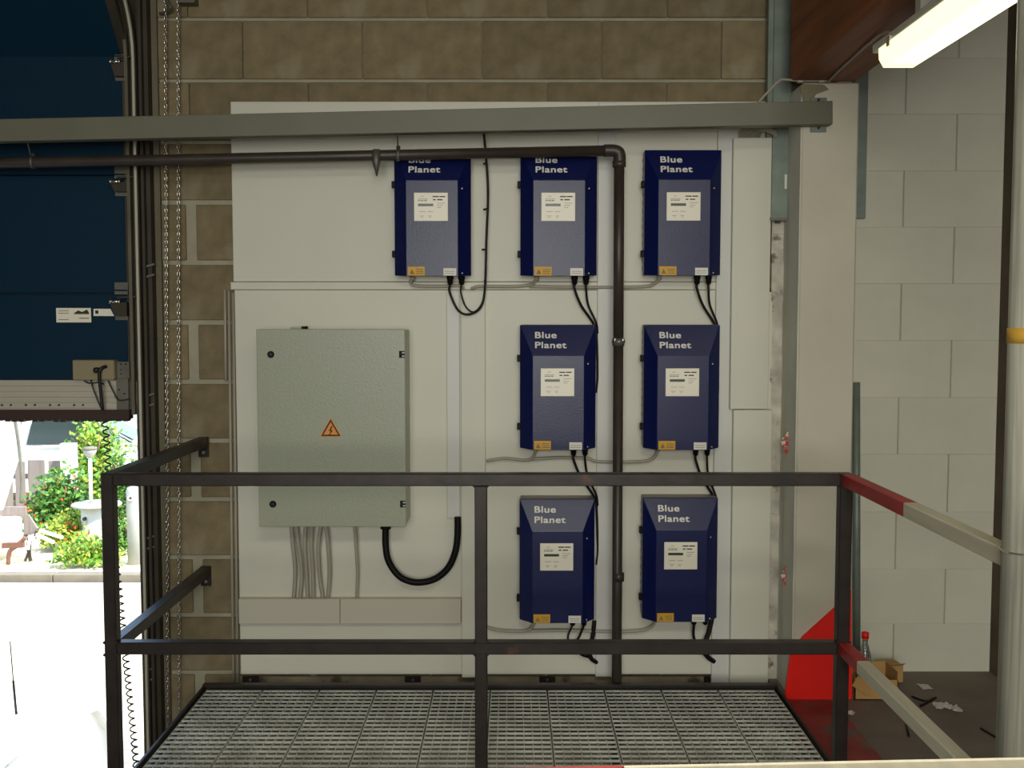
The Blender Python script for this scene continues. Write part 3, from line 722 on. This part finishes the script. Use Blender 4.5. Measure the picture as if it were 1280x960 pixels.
# cable ends in the open top of the wide trunking
b = bm_new()
R4(b, 918, 158, 961, 172, -.012, -.004, 1)
for k in range(9):
    u = 921 + k * 3.4
    tube(b, smooth([P(u, 176, -.05), P(u + 4, 165, -.06 - .002 * k), P(u + 14, 158, -.07), P(u + 30, 155 + k % 3, -.08)]), .0042, 6, 0)
for k in range(5): tube(b, smooth([P(944, 158 + k, -.10), P(958, 159 + k * 1.2, -.11), P(970, 166 + k, -.10), P(967, 171, -.09)]), .004, 6, 0)
solo('cable_bundle', b, ['gcable', 'trackdark'], 'bundle of grey cables in the open top of the wide trunking', 'cables')
for v, lb in ((553, 'upper scrap of torn red and white tape on the pillar side'), (719, 'lower scrap of torn red and white tape on the pillar side')):
    b = bm_new(); Y = -.15
    for pl in ([(977, v - 4), (984, v - 14), (989, v - 13), (986, v - 7)], [(975, v - 1), (990, v - 5), (992, v + 2), (978, v + 6)], [(977, v + 8), (986, v + 9), (990, v + 15), (983, v + 14)]):
        prism(b, [(P(a_, c_, Y).x, P(a_, c_, Y).z) for a_, c_ in pl], Y - .008, Y)
    prism(b, [(P(a_, c_, Y).x, P(a_, c_, Y).z) for a_, c_ in ((986, v - 4), (994, v - 3), (994, v + 4), (986, v + 4))], Y + .004, Y + .01)
    solo('tape_scrap', b, 'tape', lb, 'tape', 'tape scraps on the pillar')
# red guard plate at the pillar base
pl = [(1064, 738), (1058, 742), (1045, 759), (1003, 797), (988, 820), (985, 840), (981, 880), (1065, 881)]
b = bm_new(); pp = [(P(u, v, -.285).x, max(P(u, v, -.285).z, .003)) for u, v in pl]
prism(b, pp, -.285, -.2715); t = solo('guard_plate', b, 'red', 'bright red steel plate at the foot of the pillar', 'plate')

# ================================================================== wooden beam and lamp
b = bm_new(); box(b, XB0, XB1, -4.2, -.262, ZB, 3.55, bev=.006)
for k in range(1, 6): box(b, XB0 - .0008, XB0 + .004, -4.2, -.262, ZB + k * .19 - .0015, ZB + k * .19 + .0015)
solo('roof_beam', b, 'wood', 'reddish-brown glued timber roof beam resting on the pillar', 'beam')
t = thing('fluorescent_lamp', 'lit fluorescent lamp under the wooden beam', 'lamp', (LX - .022, -1.75, ZB - .072))
L0, L1, wd = .66, -.75, .062
b = bm_new(); box(b, -wd, wd, L1, L0, -.028, -.0005, bev=.006, segs=2); obj('housing', b, 'lampbody', t)
for y_ in (.4, -.4):
    b = bm_new(); box(b, -.02, .02, y_ - .02, y_ + .02, -.001, .0715); obj('mount', b, 'lampbody', t)
def diff(b, y0, y1, mi=0, sh=1):
    prof = [(-wd, -.028), (-wd * .97, -.060), (-wd * .74, -.085), (wd * .74, -.085), (wd * .97, -.060), (wd, -.028)]
    prev = None
    for y, s_ in ((y0, 1), (y1, 1)) if sh == 1 else ((y0, 1), (y1, .62)):
        ring = [b.verts.new((x * (s_ if sh != 1 else 1), y, -.028 + (z + .028) * s_)) for x, z in prof]
        if prev:
            for k in range(6): b.faces.new((prev[k], prev[(k + 1) % 6], ring[(k + 1) % 6], ring[k])).material_index = mi
        else: b.faces.new(ring).material_index = mi
        prev = ring
    b.faces.new(prev).material_index = mi
b = bm_new(); diff(b, L1, L0 - .06); obj('diffuser', b, 'tube', t)
for x in (-.024, .024):
    b = bm_new(); box(b, x - .016, x + .016, L1, L0 - .13, -.0862, -.0848); obj('tube', b, 'tubecore', t, label='glowing tube')
b = bm_new(); diff(b, L0 - .06, L0, 0, 2); obj('end_cap', b, 'enddiff', t, label='tapered clear end of the lamp cover')
for x in (-wd - .004, wd + .004):
    for y in (.5, 0, -.5):
        b = bm_new(); box(b, x - .004, x + .004, y - .012, y + .012, -.045, -.015, bev=.001); obj('clip', b, 'chrome', t)

# ================================================================== grating platform
GX0, GX1, GY0, GY1, GZ = -1.262, 1.085, -1.09, -.235, .02
t = thing('grating_platform', 'steel grating platform floor enclosed by the railing', 'platform', (0, -.66, 0))
def pf(name, b, m): o = obj(name, b, m, t); o.location = -Vector(t.location); return o
for q in ((GX0, GX1, GY1 - .006, GY1, -.03, .055), (GX0, GX1, GY1 - .03, GY1 - .006, .047, .055), (GX0 - .0, GX0 + .008, GY0, GY1 - .007, -.03, .05), (GX1 - .008, GX1, GY0, GY1 - .007, -.03, .05), (GX0, GX1, GY0 - .01, GY0, -.05, .05)):
    b = bm_new(); box(b, *q); pf('edge_angle', b, 'rail')
NPAN = 10; pw = (GX1 - GX0 - .03) / NPAN
b = bm_new()
for k in range(8):
    x = -pw / 2 + .004 + k * (pw - .008) / 7; box(b, x - .0016, x + .0016, -.40, .40, -.017, 0)
for k in range(21):
    y = -.395 + k * .79 / 20; box(b, -pw / 2 + .004, pw / 2 - .004, y - .0028, y + .0028, -.0065, .001)
me = bpy.data.meshes.new('grating_panel'); b.to_mesh(me); b.free(); me.materials.append(M['grate'])
for k in range(NPAN):
    link('grating_panel', me, t, Vector((GX0 + .015 + pw * (k + .5), (GY0 + GY1) / 2 - .005, .035)) - Vector(t.location))
for y in (GY0 + .05, GY1 - .05):
    b = bm_new(); box(b, GX0 + .008, GX1 - .008, y - .02, y + .02, -.05, .010); pf('support_bar', b, 'rail')
# railing
t = thing('guard_railing', 'dark steel railing in front, its right arms painted red and white', 'railing', (-1.3, -1.05, 0)); base = Vector(t.location)
def rf(name, b, m, label=None): o = obj(name, b, m, t, label=label); o.location = -base; return o
YR = -1.05; HW = .020
ZT = PZ(600, 600, YR - HW); ZM = PZ(600, 811, YR - HW)
XA, XC, XM = PX(137, 640, YR), PX(1055, 650, YR), PX(601.5, 780, YR)
S = .041
for x in (XA, XM, XC):
    b = bm_new(); box(b, x - S / 2, x + S / 2, YR - S / 2 + (.0015 if x == XM else 0), YR + S / 2 - (.0015 if x == XM else 0), -.05 if x != XA else LOW, ZT - S / 2 if x == XM else ZT + S / 2, bev=.003); rf('post', b, 'rail')
for z in (ZT, ZM):
    b = bm_new(); box(b, XA + S / 2, (XC if z == ZM else XC) - S / 2, YR - S / 2, YR + S / 2, z - S / 2, z + S / 2, bev=.003); rf('rail', b, 'rail')
    b = bm_new(); box(b, XA - S / 2, XA + S / 2, YR + S / 2, -.012, z - S / 2, z + S / 2, bev=.003)
    sr = rf('side_rail', b, 'rail')
    b = bm_new(); box(b, XA - S / 2, XA + S / 2 + .002, -.012, -.0035, z - .065, z + S / 2, 0); disc_y(b, XA + .002, z - .045, -.018, -.012, .007, 8, 1); rf('wall_plate', b, ['rail', 'chrome'])
# welds
b = bm_new()
for x in (XA, XM, XC):
    for z in (ZT - S / 2, ZM - S / 2, ZM + S / 2):
        for sx2 in (-1, 1): lathe(b, [(.0, -.006), (.006, 0), (.0, .006)], (x + sx2 * S / 2, YR - S / 2, z), 6)
rf('weld', b, 'rail').__setitem__('kind', 'stuff')
# red-white arms towards the camera up to the round column
YE = -2.17
for z, yr in ((ZT, -1.60), (ZM, -1.25)):
    b = bm_new(); box(b, XC - S / 2 + .004, XC + S / 2 + .004, yr, YR - S / 2, z - S / 2, z + S / 2, bev=.003)
    rf('painted_rail', b, 'redrail', 'red painted length of rail')
    b = bm_new(); box(b, XC - S / 2 + .004, XC + S / 2 + .004, YE, yr, z - S / 2, z + S / 2, bev=.003)
    rf('painted_rail', b, 'railwhite', 'white painted length of rail')
# near rail, bottom edge of the picture
t = thing('near_railing', 'red and white railing top in the near foreground', 'railing', (.6, -3.2, 0)); base = Vector(t.location)
zn = ZT
q0 = P(1290, 948.5, -3.2); q1_ = P(780, 959, -3.22)
b = bm_new(); a_ = Vector((q0.x, -3.2 - .02, q0.z - .02)); c_ = Vector((q1_.x, -3.22 - .02, q1_.z - .02)); d_ = c_ + (c_ - a_) * 1.2
beam(b, a_ + (a_ - c_) * .4, c_, .04, .04, bev=.002); rf('rail', b, 'railwhite', 'white painted rail')
b = bm_new(); beam(b, c_, d_, .04, .04, bev=.002); rf('rail', b, 'redrail', 'red painted rail')
for q in (a_ + (a_ - c_) * .35, d_ + (c_ - d_) * .05):
    b = bm_new(); box(b, q.x - .02, q.x + .02, q.y - .02 - .05, q.y + .02 - .05, 0, q.z - .022); rf('post', b, 'railwhite')
# round column on the right
cxx = PX(1244, 700, -2.2) + .052
t = thing('round_column', 'round galvanised steel column at the right edge with yellow tape', 'column', (cxx + .006, -2.225, 0)); base = Vector(t.location)
b = bm_new(); tube(b, [(cxx + .006, -2.225, 0), (cxx + .006, -2.225, 3.59)], .052, 32); rf('tube', b, 'tubegalv')
b = bm_new(); zz = PZ(1265, 420, -2.27); tube(b, [(cxx + .006, -2.225, zz - .016), (cxx + .006, -2.225, zz + .016)], .054, 32); rf('tape_band', b, 'yellowtape', 'yellow tape band')
b = bm_new(); zz = PZ(1265, 692, -2.27)
tube(b, [(cxx + .006 + .054 * math.cos(2 * math.pi * k / 24), -2.225 + .054 * math.sin(2 * math.pi * k / 24), zz + .004 * math.cos(2 * math.pi * k / 24)) for k in range(25)], .0022, 6); rf('wire_loop', b, 'chrome', 'thin wire loop')

# ================================================================== things on the right floor
t = thing('cardboard_box', 'torn open cardboard tray on the floor behind the railing', 'box', (P(1086, 880, -.20).x, -.215, 0)); 
bw, bh, bd = .088, .115, .07
b = bm_new(); box(b, -bw, bw, -bd, bd, 0, .004); box(b, -bw, bw, -bd, -bd + .004, 0, bh * .72); box(b, -bw, bw, bd - .004, bd, 0, bh); box(b, -bw, -bw + .004, -bd, bd, 0, bh * .8); box(b, bw - .004, bw, -bd, bd, 0, bh)
obj('tray', b, 'card', t)
b = bm_new(); beam(b, (-bw, -bd, bh * .7), (-bw + .05, -bd - .03, bh * .45), .003, .05); beam(b, (.02, -bd - .002, bh * .5), (.07, -bd - .02, bh * .3), .003, .06); obj('flap', b, 'card', t)
b = bm_new(); prism(b, [(.012, .03), (.018, .03), (.018, .085), (.012, .085)], -bd - .0012, -bd); prism(b, [(.002, .062), (.028, .062), (.028, .07), (.002, .07)], -bd - .0012, -bd)
lathe(b, [(.02, 0), (.02, .002)], (0, 0, 0), 12); 
obj('print', b, 'redrail', t, label='red printed mark')
t2 = thing('cardboard_box', 'second cardboard carton standing at the wall right of the torn tray', 'box', (P(1108, 850, -.02).x, -.045, 0), rotz=.15)
b = bm_new(); box(b, -.045, .045, -.04, .04, 0, .075, bev=.002); obj('carton', b, 'card', t2); b = bm_new(); beam(b, (0, -.04, .076), (0, -.065, .09), .08, .003); obj('flap', b, 'card', t2)
bp = P(1079, 868, -.215)
t = thing('plastic_bottle', 'clear plastic bottle with a red cap in the cardboard tray', 'bottle', (bp.x, -.225, .006))
bs = (PZ(1079, 790, -.225) - .006) / .30
b = bm_new(); lathe(b, [(r_ * bs, z_ * bs) for r_, z_ in ((.030, 0), (.034, .008), (.034, .05), (.031, .06), (.034, .075), (.034, .15), (.030, .18), (.020, .22), (.0125, .25), (.0125, .272))], n=24); obj('body', b, 'glass', t)
b = bm_new(); lathe(b, [(.0155 * bs * 1.1, .270 * bs), (.0155 * bs * 1.1, .298 * bs), (.013 * bs, .30 * bs)], n=20); obj('cap', b, 'red', t)
b = bm_new(); lathe(b, [(.0346 * bs, .08 * bs), (.0346 * bs, .14 * bs)], n=24); obj('wrapper', b, 'paper', t)
def floorpt(u, v):
    xc, yc = (u - 640) / F, (480 - v) / F; c, s_ = math.cos(PITCH), math.sin(PITCH)
    dy, dz = c - yc * s_, s_ + yc * c; k = -EYE / dz; return Vector((xc * k, -D + dy * k, 0))
for k, (u, v, sx2, sy2, lb) in enumerate(((1156, 859, .022, .03, 'small square scrap of paper near the white wall'), (1178, 884, .03, .03, 'crumpled white paper, larger of the floor litter'), (1194, 887, .018, .03, 'crumpled white scrap touching the larger paper'), (1063, 893, .014, .02, 'tiny white scrap by the railing post'), (1148, 917, .010, .02, 'tiny pale scrap under the painted rail'))):
    b = bm_new(); q = floorpt(u, v); n = 5
    gv = [[b.verts.new((q.x + (i / n - .5) * 2 * sx2 + random.uniform(-.004, .004), q.y + (j / n - .5) * 2 * sy2 + random.uniform(-.006, .006), .002 + random.uniform(0, .010 if k else .002))) for j in range(n + 1)] for i in range(n + 1)]
    for i in range(n):
        for j in range(n): b.faces.new((gv[i][j], gv[i + 1][j], gv[i + 1][j + 1], gv[i][j + 1]))
    o = obj('paper_scrap', b, 'paper'); md = o.modifiers.new('t', 'SOLIDIFY'); md.thickness = .001; rebase(o, q); tag(o, lb, 'litter', 'litter on the right floor')
for pl, lb in (([(1140, 872), (1150, 876), (1160, 878), (1166, 874)], 'bent black cable offcut on the floor near the papers'), ([(1150, 884), (1158, 880), (1170, 873)], 'short straight cable offcut crossing the bent one'), ([(1226, 912), (1236, 918), (1246, 924)], 'black offcut on the floor beside the round column'), ([(1133, 908), (1136, 922)], 'thin offcut on the floor under the painted rail')):
    b = bm_new(); tube(b, smooth([floorpt(u, v) + Vector((0, 0, .005)) for u, v in pl]), .004, 6); solo('cable_offcut', b, 'ccable', lb, 'litter', 'litter on the right floor')

# ================================================================== outside
def G_(u, v, z=LOW):
    """point at height z seen at pixel (u, v)"""
    xc, yc = (u - 640) / F, (480 - v) / F; c, s_ = math.cos(PITCH), math.sin(PITCH)
    dy, dz = c - yc * s_, s_ + yc * c; k = (z - EYE) / dz; return Vector((xc * k, -D + dy * k, z))
yk = G_(80, 727).y
b = bm_new(); box(b, -25, 6, .0, 45, LOW - .2, LOW - .012); pv = struct('pavement', b, 'kerb')
# paving bricks near the door, one by one as far as they read
pm = block_mesh(.292, .142, .03, 'pave', .004); pmm = bpy.data.meshes.new('paving_brick'); q = bm_new(); box(q, -.197, .197, -.097, .097, -.05, 0, bev=.004); q.to_mesh(pmm); q.free(); pmm.materials.append(M['pave'])
y = .2; r = 0; cnt = 0
while y < 3.6:
    lo = 640; x = -.48 * (y + D) * 1.05 + (.2 if r % 2 else 0) - .2; xe = -.34 * (y + D)
    while x < xe:
        link('paving_brick', pmm, pv, (x, y, LOW)); x += .4; cnt += 1
    y += .2; r += 1
b = bm_new(); yy = y
while yy < yk - .05:
    box(b, -14, 5, yy - .097, yy + .097, LOW - .05, LOW, bev=0); yy += .2
obj('paving_rows', b, 'pave', pv, kind='stuff')
b = bm_new(); box(b, -14, 5, .1, y - .2 + .1, LOW - .06, LOW - .004); obj('paving_bed', b, 'pave', pv, kind='stuff')
for k in range(12):
    b = bm_new(); x = -9 + k * 1.0; box(b, x + .004, x + .996, yk, yk + .14, LOW - .05, LOW + .08, bev=.01)
    obj('kerb_stone', b, 'kerb', pv)
b = bm_new(); box(b, -14, 5, yk + .14, 40, LOW, LOW + .06); obj('footpath', b, 'pave', pv)
GL = LOW + .06
# fence
fy = 9.6
t = thing('board_fence', 'grey fence of wide upright boards beyond the plants', 'fence', (P(60, 620, fy).x, fy, GL)); base = Vector(t.location)
for u0, u1, v0, v1 in ((0, 16, 577, 640), (18, 32, 577, 640), (34, 57, 575, 650), (60, 80, 576, 645), (83, 99, 578, 645)):
    b = bm_new(); a_, c_ = P(u0, v0, fy), P(u1, v1, fy); box(b, a_.x, c_.x, fy, fy + .03, GL + .05, a_.z, bev=.006); rf('board', b, 'fence')
for z in (GL + .25, GL + .62):
    b = bm_new(); box(b, P(-30, 600, fy).x, P(100, 600, fy).x, fy + .03, fy + .07, z, z + .07); rf('crossbar', b, 'fence')
b = bm_new(); a_ = P(82, 552, fy); box(b, P(81, 600, fy).x, P(99, 600, fy).x, fy - .14, fy - .02, GL, P(90, 553, fy).z, bev=.01)
solo('white_gatepost', b, 'stone', 'bright pale post standing at the right end of the board fence', 'post')
# facade
b = bm_new(); Yf = 16.0; box(b, P(104, 500, Yf).x, 6, Yf, Yf + .3, GL, 3.5); box(b, P(152, 500, Yf).x, P(155, 500, Yf).x, Yf - .06, Yf, GL, 3.5)
solo('pale_building', b, 'facade', 'pale blue-white building wall behind the garden', 'building')
b = bm_new(); box(b, -30, -4, 30, 30.3, GL, 4); solo('far_building', b, 'facade', 'pale building wall far behind the parked white car', 'building')
# shrubs
def shrub(name, c, rx, rz, n, mats, label, leaf=.05, ry=None, group='garden plants'):
    b = bm_new(); ry = ry or rx * .8; base = Vector(c)
    for i in range(n):
        th, ph_ = random.uniform(0, 2 * math.pi), math.acos(random.uniform(-.2, 1)); rr = random.uniform(.45, 1) * (1 + .25 * math.sin(3 * th + 2 * ph_))
        p_ = Vector((rr * rx * math.sin(ph_) * math.cos(th), rr * ry * math.sin(ph_) * math.sin(th), rz * .25 + rr * rz * .75 * math.cos(ph_)))
        if p_.z < .01: p_.z = random.uniform(.01, .1) * rz
        d_ = Vector((random.uniform(-1, 1), random.uniform(-1, 1), random.uniform(-.3, 1))).normalized(); s2 = d_.cross(Vector((random.uniform(-1, 1), random.uniform(-1, 1), .2))).normalized()
        l_ = leaf * random.uniform(.7, 1.4)
        f = b.faces.new([b.verts.new(p_), b.verts.new(p_ + d_ * l_ * .5 + s2 * l_ * .28), b.verts.new(p_ + d_ * l_), b.verts.new(p_ + d_ * l_ * .5 - s2 * l_ * .28)])
        f.material_index = 0 if random.random() < .62 else (1 if random.random() < .86 or len(mats) < 3 else 2)
    t = thing(name, label, 'plant', base, group)
    me = bpy.data.meshes.new('foliage'); b.to_mesh(me); b.free()
    for mm in mats: me.materials.append(M[mm])
    link('foliage', me, t)
    b = bm_new()
    for k in range(7):
        a_ = k * .9; tube(b, [(0, 0, 0), (math.cos(a_) * rx * .3, math.sin(a_) * ry * .3, rz * .45), (math.cos(a_) * rx * .55, math.sin(a_) * ry * .55, rz * .8)], .008, 5)
    obj('stems', b, 'teak', t)
def gp(u, Y): q = P(u, 600, Y); return (q.x, Y, GL)
shrub('shrub', gp(74, 8.8), .40, .85, 2600, ['leafdark', 'leaf', 'flower'], 'dark green bush with red flowers in front of the fence', .07)
shrub('shrub', gp(84, 8.05), .36, .42, 1800, ['leafyel', 'leaf', 'flower'], 'low yellow-green bush left of the white drum', .06)
shrub('shrub', gp(110, 7.25), .36, .30, 1800, ['leaf', 'leafyel'], 'low bright green plant at the kerb in front of the drum', .055)
shrub('shrub', gp(118, 10.6), .42, 1.35, 3200, ['leaf', 'leafyel', 'leafdark'], 'tall light green shrub behind the garden light', .08)
shrub('shrub', gp(151, 9.0), .24, 1.15, 1500, ['leafdark', 'leaf'], 'upright green plant right of the railing post', .06)
shrub('shrub', gp(153, 7.75), .15, .45, 900, ['leaf', 'leafdark'], 'small green plant beside the grey bollard', .05)
# drum with garden light
dp = gp(120, 8.1); sD = F / (8.7 + D)
t = thing('stone_drum', 'round white drum pedestal with a flat pale top in the garden', 'pedestal', dp)
b = bm_new(); lathe(b, [(.19, 0), (.185, .02), (.18, PZ(110, 634, 8.1) - GL)], n=28); obj('drum', b, 'stone', t)
zt = PZ(110, 634, 8.1) - GL
b = bm_new(); lathe(b, [(.10, zt), (.285, zt + .02), (.295, zt + .035), (.28, zt + .05)], n=28); obj('top_plate', b, 'concrete', t)
b = bm_new(); c = P(105, 649, 7.9); tube(b, [(c.x - dp[0], -.16, c.z - GL), (c.x - dp[0], -.20, c.z - GL)], .022, 10); obj('tap_hole', b, 'ink', t)
t = thing('garden_light', 'garden light on a thin white pole standing on the drum', 'lamp', (P(114, 632, 8.1).x, 8.1, GL + zt + .05))
hp = PZ(114, 572, 8.1) - (GL + zt + .05)
b = bm_new(); tube(b, [(0, 0, 0), (0, 0, hp)], .022, 12); obj('pole', b, 'stone', t)
b = bm_new(); lathe(b, [(.03, hp), (.055, hp + .03), (.075, hp + .07), (.08, hp + .10)], n=16); obj('lamp_bowl', b, 'concrete', t)
b = bm_new(); lathe(b, [(.085, hp + .10), (.085, hp + .125), (.03, hp + .135)], n=16); obj('lamp_lid', b, 'kerb', t)
# bollard
bo = gp(166, 7.3); t = thing('bollard', 'grey round-topped bollard beside the door edge with a steel lock', 'bollard', bo); hb = PZ(166, 608, 7.3) - GL
b = bm_new(); lathe(b, [(.075, 0), (.075, hb - .04), (.06, hb - .01), (.02, hb)], n=20); obj('post', b, 'concrete', t)
b = bm_new(); tube(b, [(0, -.073, hb - .12), (0, -.088, hb - .12)], .034, 16); tube(b, [(0, -.086, hb - .12), (0, -.093, hb - .12)], .014, 10, 1); obj('lock', b, ['chrome', 'ink'], t)
# swing seat with white canopy
sy = 7.75
q = gp(6, sy); t = thing('garden_swing', 'white canopied garden seat with a wooden frame at the left edge', 'garden seat', q); base = Vector(q)
ct, cbz = PZ(10, 532, sy), PZ(10, 628, sy)
b = bm_new(); xr0 = P(12, 560, sy).x; xr1 = P(28, 628, sy).x
prism(b, [(-7.4, ct + .3), (P(22, 500, sy - .5).x, ct + .3), (P(26, 560, sy - .5).x, PZ(26, 560, sy - .5)), (xr1, cbz), (-7.4, cbz)], sy - .5, sy - .46); rf('canopy', b, 'canvas')
b = bm_new()
for k in range(30):
    x = xr1 - .02 - k * .075; prism(b, [(x, cbz + .02), (x - .07, cbz + .02), (x - .055, cbz - .06 - .03 * (k % 2)), (x - .02, cbz - .065)], sy - .51, sy - .49)
rf('fringe', b, 'canvas')
b = bm_new(); box(b, -7.4, P(29, 660, sy).x, sy - .55, sy, PZ(10, 676, sy), PZ(10, 645, sy), bev=.03, segs=2); rf('cushion', b, 'canvas')
b = bm_new(); box(b, -7.4, P(31, 640, sy).x, sy - .0, sy + .06, PZ(10, 645, sy), PZ(10, 634, sy)); rf('backrest', b, 'fence')
b = bm_new(); beam(b, P(-40, 683, sy - .5), P(30, 681, sy - .5), .05, .06)
tube(b, smooth([P(32, 672, sy - .5), P(20, 683, sy - .5), P(12, 690, sy - .5), Vector((P(10, 700, sy - .5).x, sy - .5, GL + .012))]), .025, 8); rf('wooden_frame', b, 'teak')
b = bm_new(); tube(b, smooth([P(18, 520, sy - .55), P(24, 560, sy - .55), P(27, 600, sy - .55), P(26, 628, sy - .55)]), .02, 8); rf('canopy_arm', b, 'galvdark')
# folded striped chair
q = gp(38, 7.5); t = thing('folding_chair', 'folding garden chair with grey back and white stripes beside the canopied seat', 'chair', q); base = Vector(q)
b = bm_new(); prism(b, [(P(u, v, 7.5).x, P(u, v, 7.5).z) for u, v in ((30, 645), (36, 643), (47, 660), (42, 668), (31, 668))], 7.48, 7.52); rf('backrest', b, 'fence')
b = bm_new()
for k in range(4): beam(b, P(33 + k * 5, 671 - k * 1.5, 7.45), P(29 + k * 6, 688 - k, 7.35), .03, .02)
beam(b, P(46, 668, 7.4), P(67, 678, 7.3), .03, .03); beam(b, P(50, 663, 7.4), P(78, 672, 7.3), .03, .03); rf('seat_slat', b, 'canvas')
b = bm_new(); beam(b, P(32, 668, 7.45), Vector((P(38, 690, 7.4).x, 7.4, GL + .012)), .03, .03); beam(b, P(46, 664, 7.45), Vector((P(31, 690, 7.4).x, 7.4, GL + .012)), .03, .03); rf('leg_frame', b, 'trackdark')
# cars
def make_car(label, loc, rotz):
    t = thing('parked_car', label, 'car', loc, 'white cars outside the door', rotz)
    def shell(b, prof, hw, tuck=0):
        n = len(prof); L_ = []
        for sx2, in_ in ((-hw + .07, 1), (-hw, 0), (hw, 0), (hw - .07, 1)):
            L_.append([b.verts.new((sx2 * (1 - tuck * max(0, z - .85)), y, z - (.0 if not in_ else -.03) if z > .3 else z)) for y, z in prof])
        for a_, c_ in zip(L_, L_[1:]):
            for k in range(n): b.faces.new((a_[k], a_[(k + 1) % n], c_[(k + 1) % n], c_[k])).smooth = True
        b.faces.new(L_[0]); b.faces.new(L_[-1][::-1])
    b = bm_new(); shell(b, [(-2.0, .25), (-2.08, .55), (-2.0, .85), (-1.8, .90), (.95, .90), (1.5, .86), (1.92, .76), (2.05, .6), (2.08, .3), (2.0, .2)], .84); bo_ = obj('body', b, 'carpaint', t); md = bo_.modifiers.new('b', 'BEVEL'); md.width = .07; md.segments = 3; md.limit_method = 'ANGLE'; md.angle_limit = R(35)
    b = bm_new(); shell(b, [(-1.85, .86), (-1.55, 1.30), (-1.1, 1.42), (-.1, 1.42), (.25, 1.34), (1.0, .86)], .78, .22); obj('cabin', b, 'carpaint', t)
    b = bm_new(); beam(b, (0, .30, 1.30), (0, .92, .95), 1.2, .02); obj('windscreen', b, 'carglass', t)
    b = bm_new(); beam(b, (0, -1.62, 1.24), (0, -1.80, .98), 1.15, .02); obj('rear_window', b, 'carglass', t)
    for s_ in (-1, 1):
        for y0, y1 in ((-1.35, -.62), (-.55, .42)):
            b = bm_new(); a_ = s_ * .755; c_ = s_ * .70
            vv = [b.verts.new(p_) for p_ in ((a_, y0 - (.1 if y0 < -1 else 0), .93), (a_, y1 + (.25 if y1 > 0 else 0), .93), (c_, y1 - .1 * (y1 > 0), 1.30), (c_, y0 + .08, 1.30))]
            f = b.faces.new(vv); ex = bmesh.ops.extrude_face_region(b, geom=[f])
            bmesh.ops.translate(b, verts=[v for v in ex['geom'] if isinstance(v, bmesh.types.BMVert)], vec=(s_ * .03, 0, .004)); obj('side_window', b, 'carglass', t)
        b = bm_new(); box(b, s_ * .92 - .08, s_ * .92 + .08, .55, .62, .90, 1.02, bev=.02); obj('mirror', b, 'carglass', t)
        for y in (-1.25, 1.3):
            b = bm_new(); tube(b, [(s_ * .66, y, .31), (s_ * .86, y, .31)], .31, 24); wl = obj('wheel', b, 'tyre', t)
            b = bm_new(); tube(b, [(s_ * .86, y, .31), (s_ * .868, y, .31)], .19, 16); obj('hubcap', b, 'profile', wl)
        b = bm_new(); box(b, s_ * .62 - .14, s_ * .62 + .14, 2.0, 2.085, .56, .68, bev=.02); obj('headlight', b, 'chrome', t)
    return t
c1 = make_car('white car standing in the doorway, its bonnet at the lower left corner', (-3.02, -.90, LOW), 0)
q = P(20, 880, .65)
b = bm_new(); tube(b, [(q.x + 3.02, (.65 + .90), .88), (q.x + 3.01, (.65 + .90), 1.05)], .006, 6); tube(b, [(q.x + 3.01, (.65 + .90), 1.05), (q.x + 3.00, (.65 + .90), 1.25)], .003, 6); obj('antenna', b, 'ink', c1)
q = gp(70, 14.0)
c2 = make_car('white car with dark windows parked behind the board fence', (-6.85, 11.8, GL), R(-76))
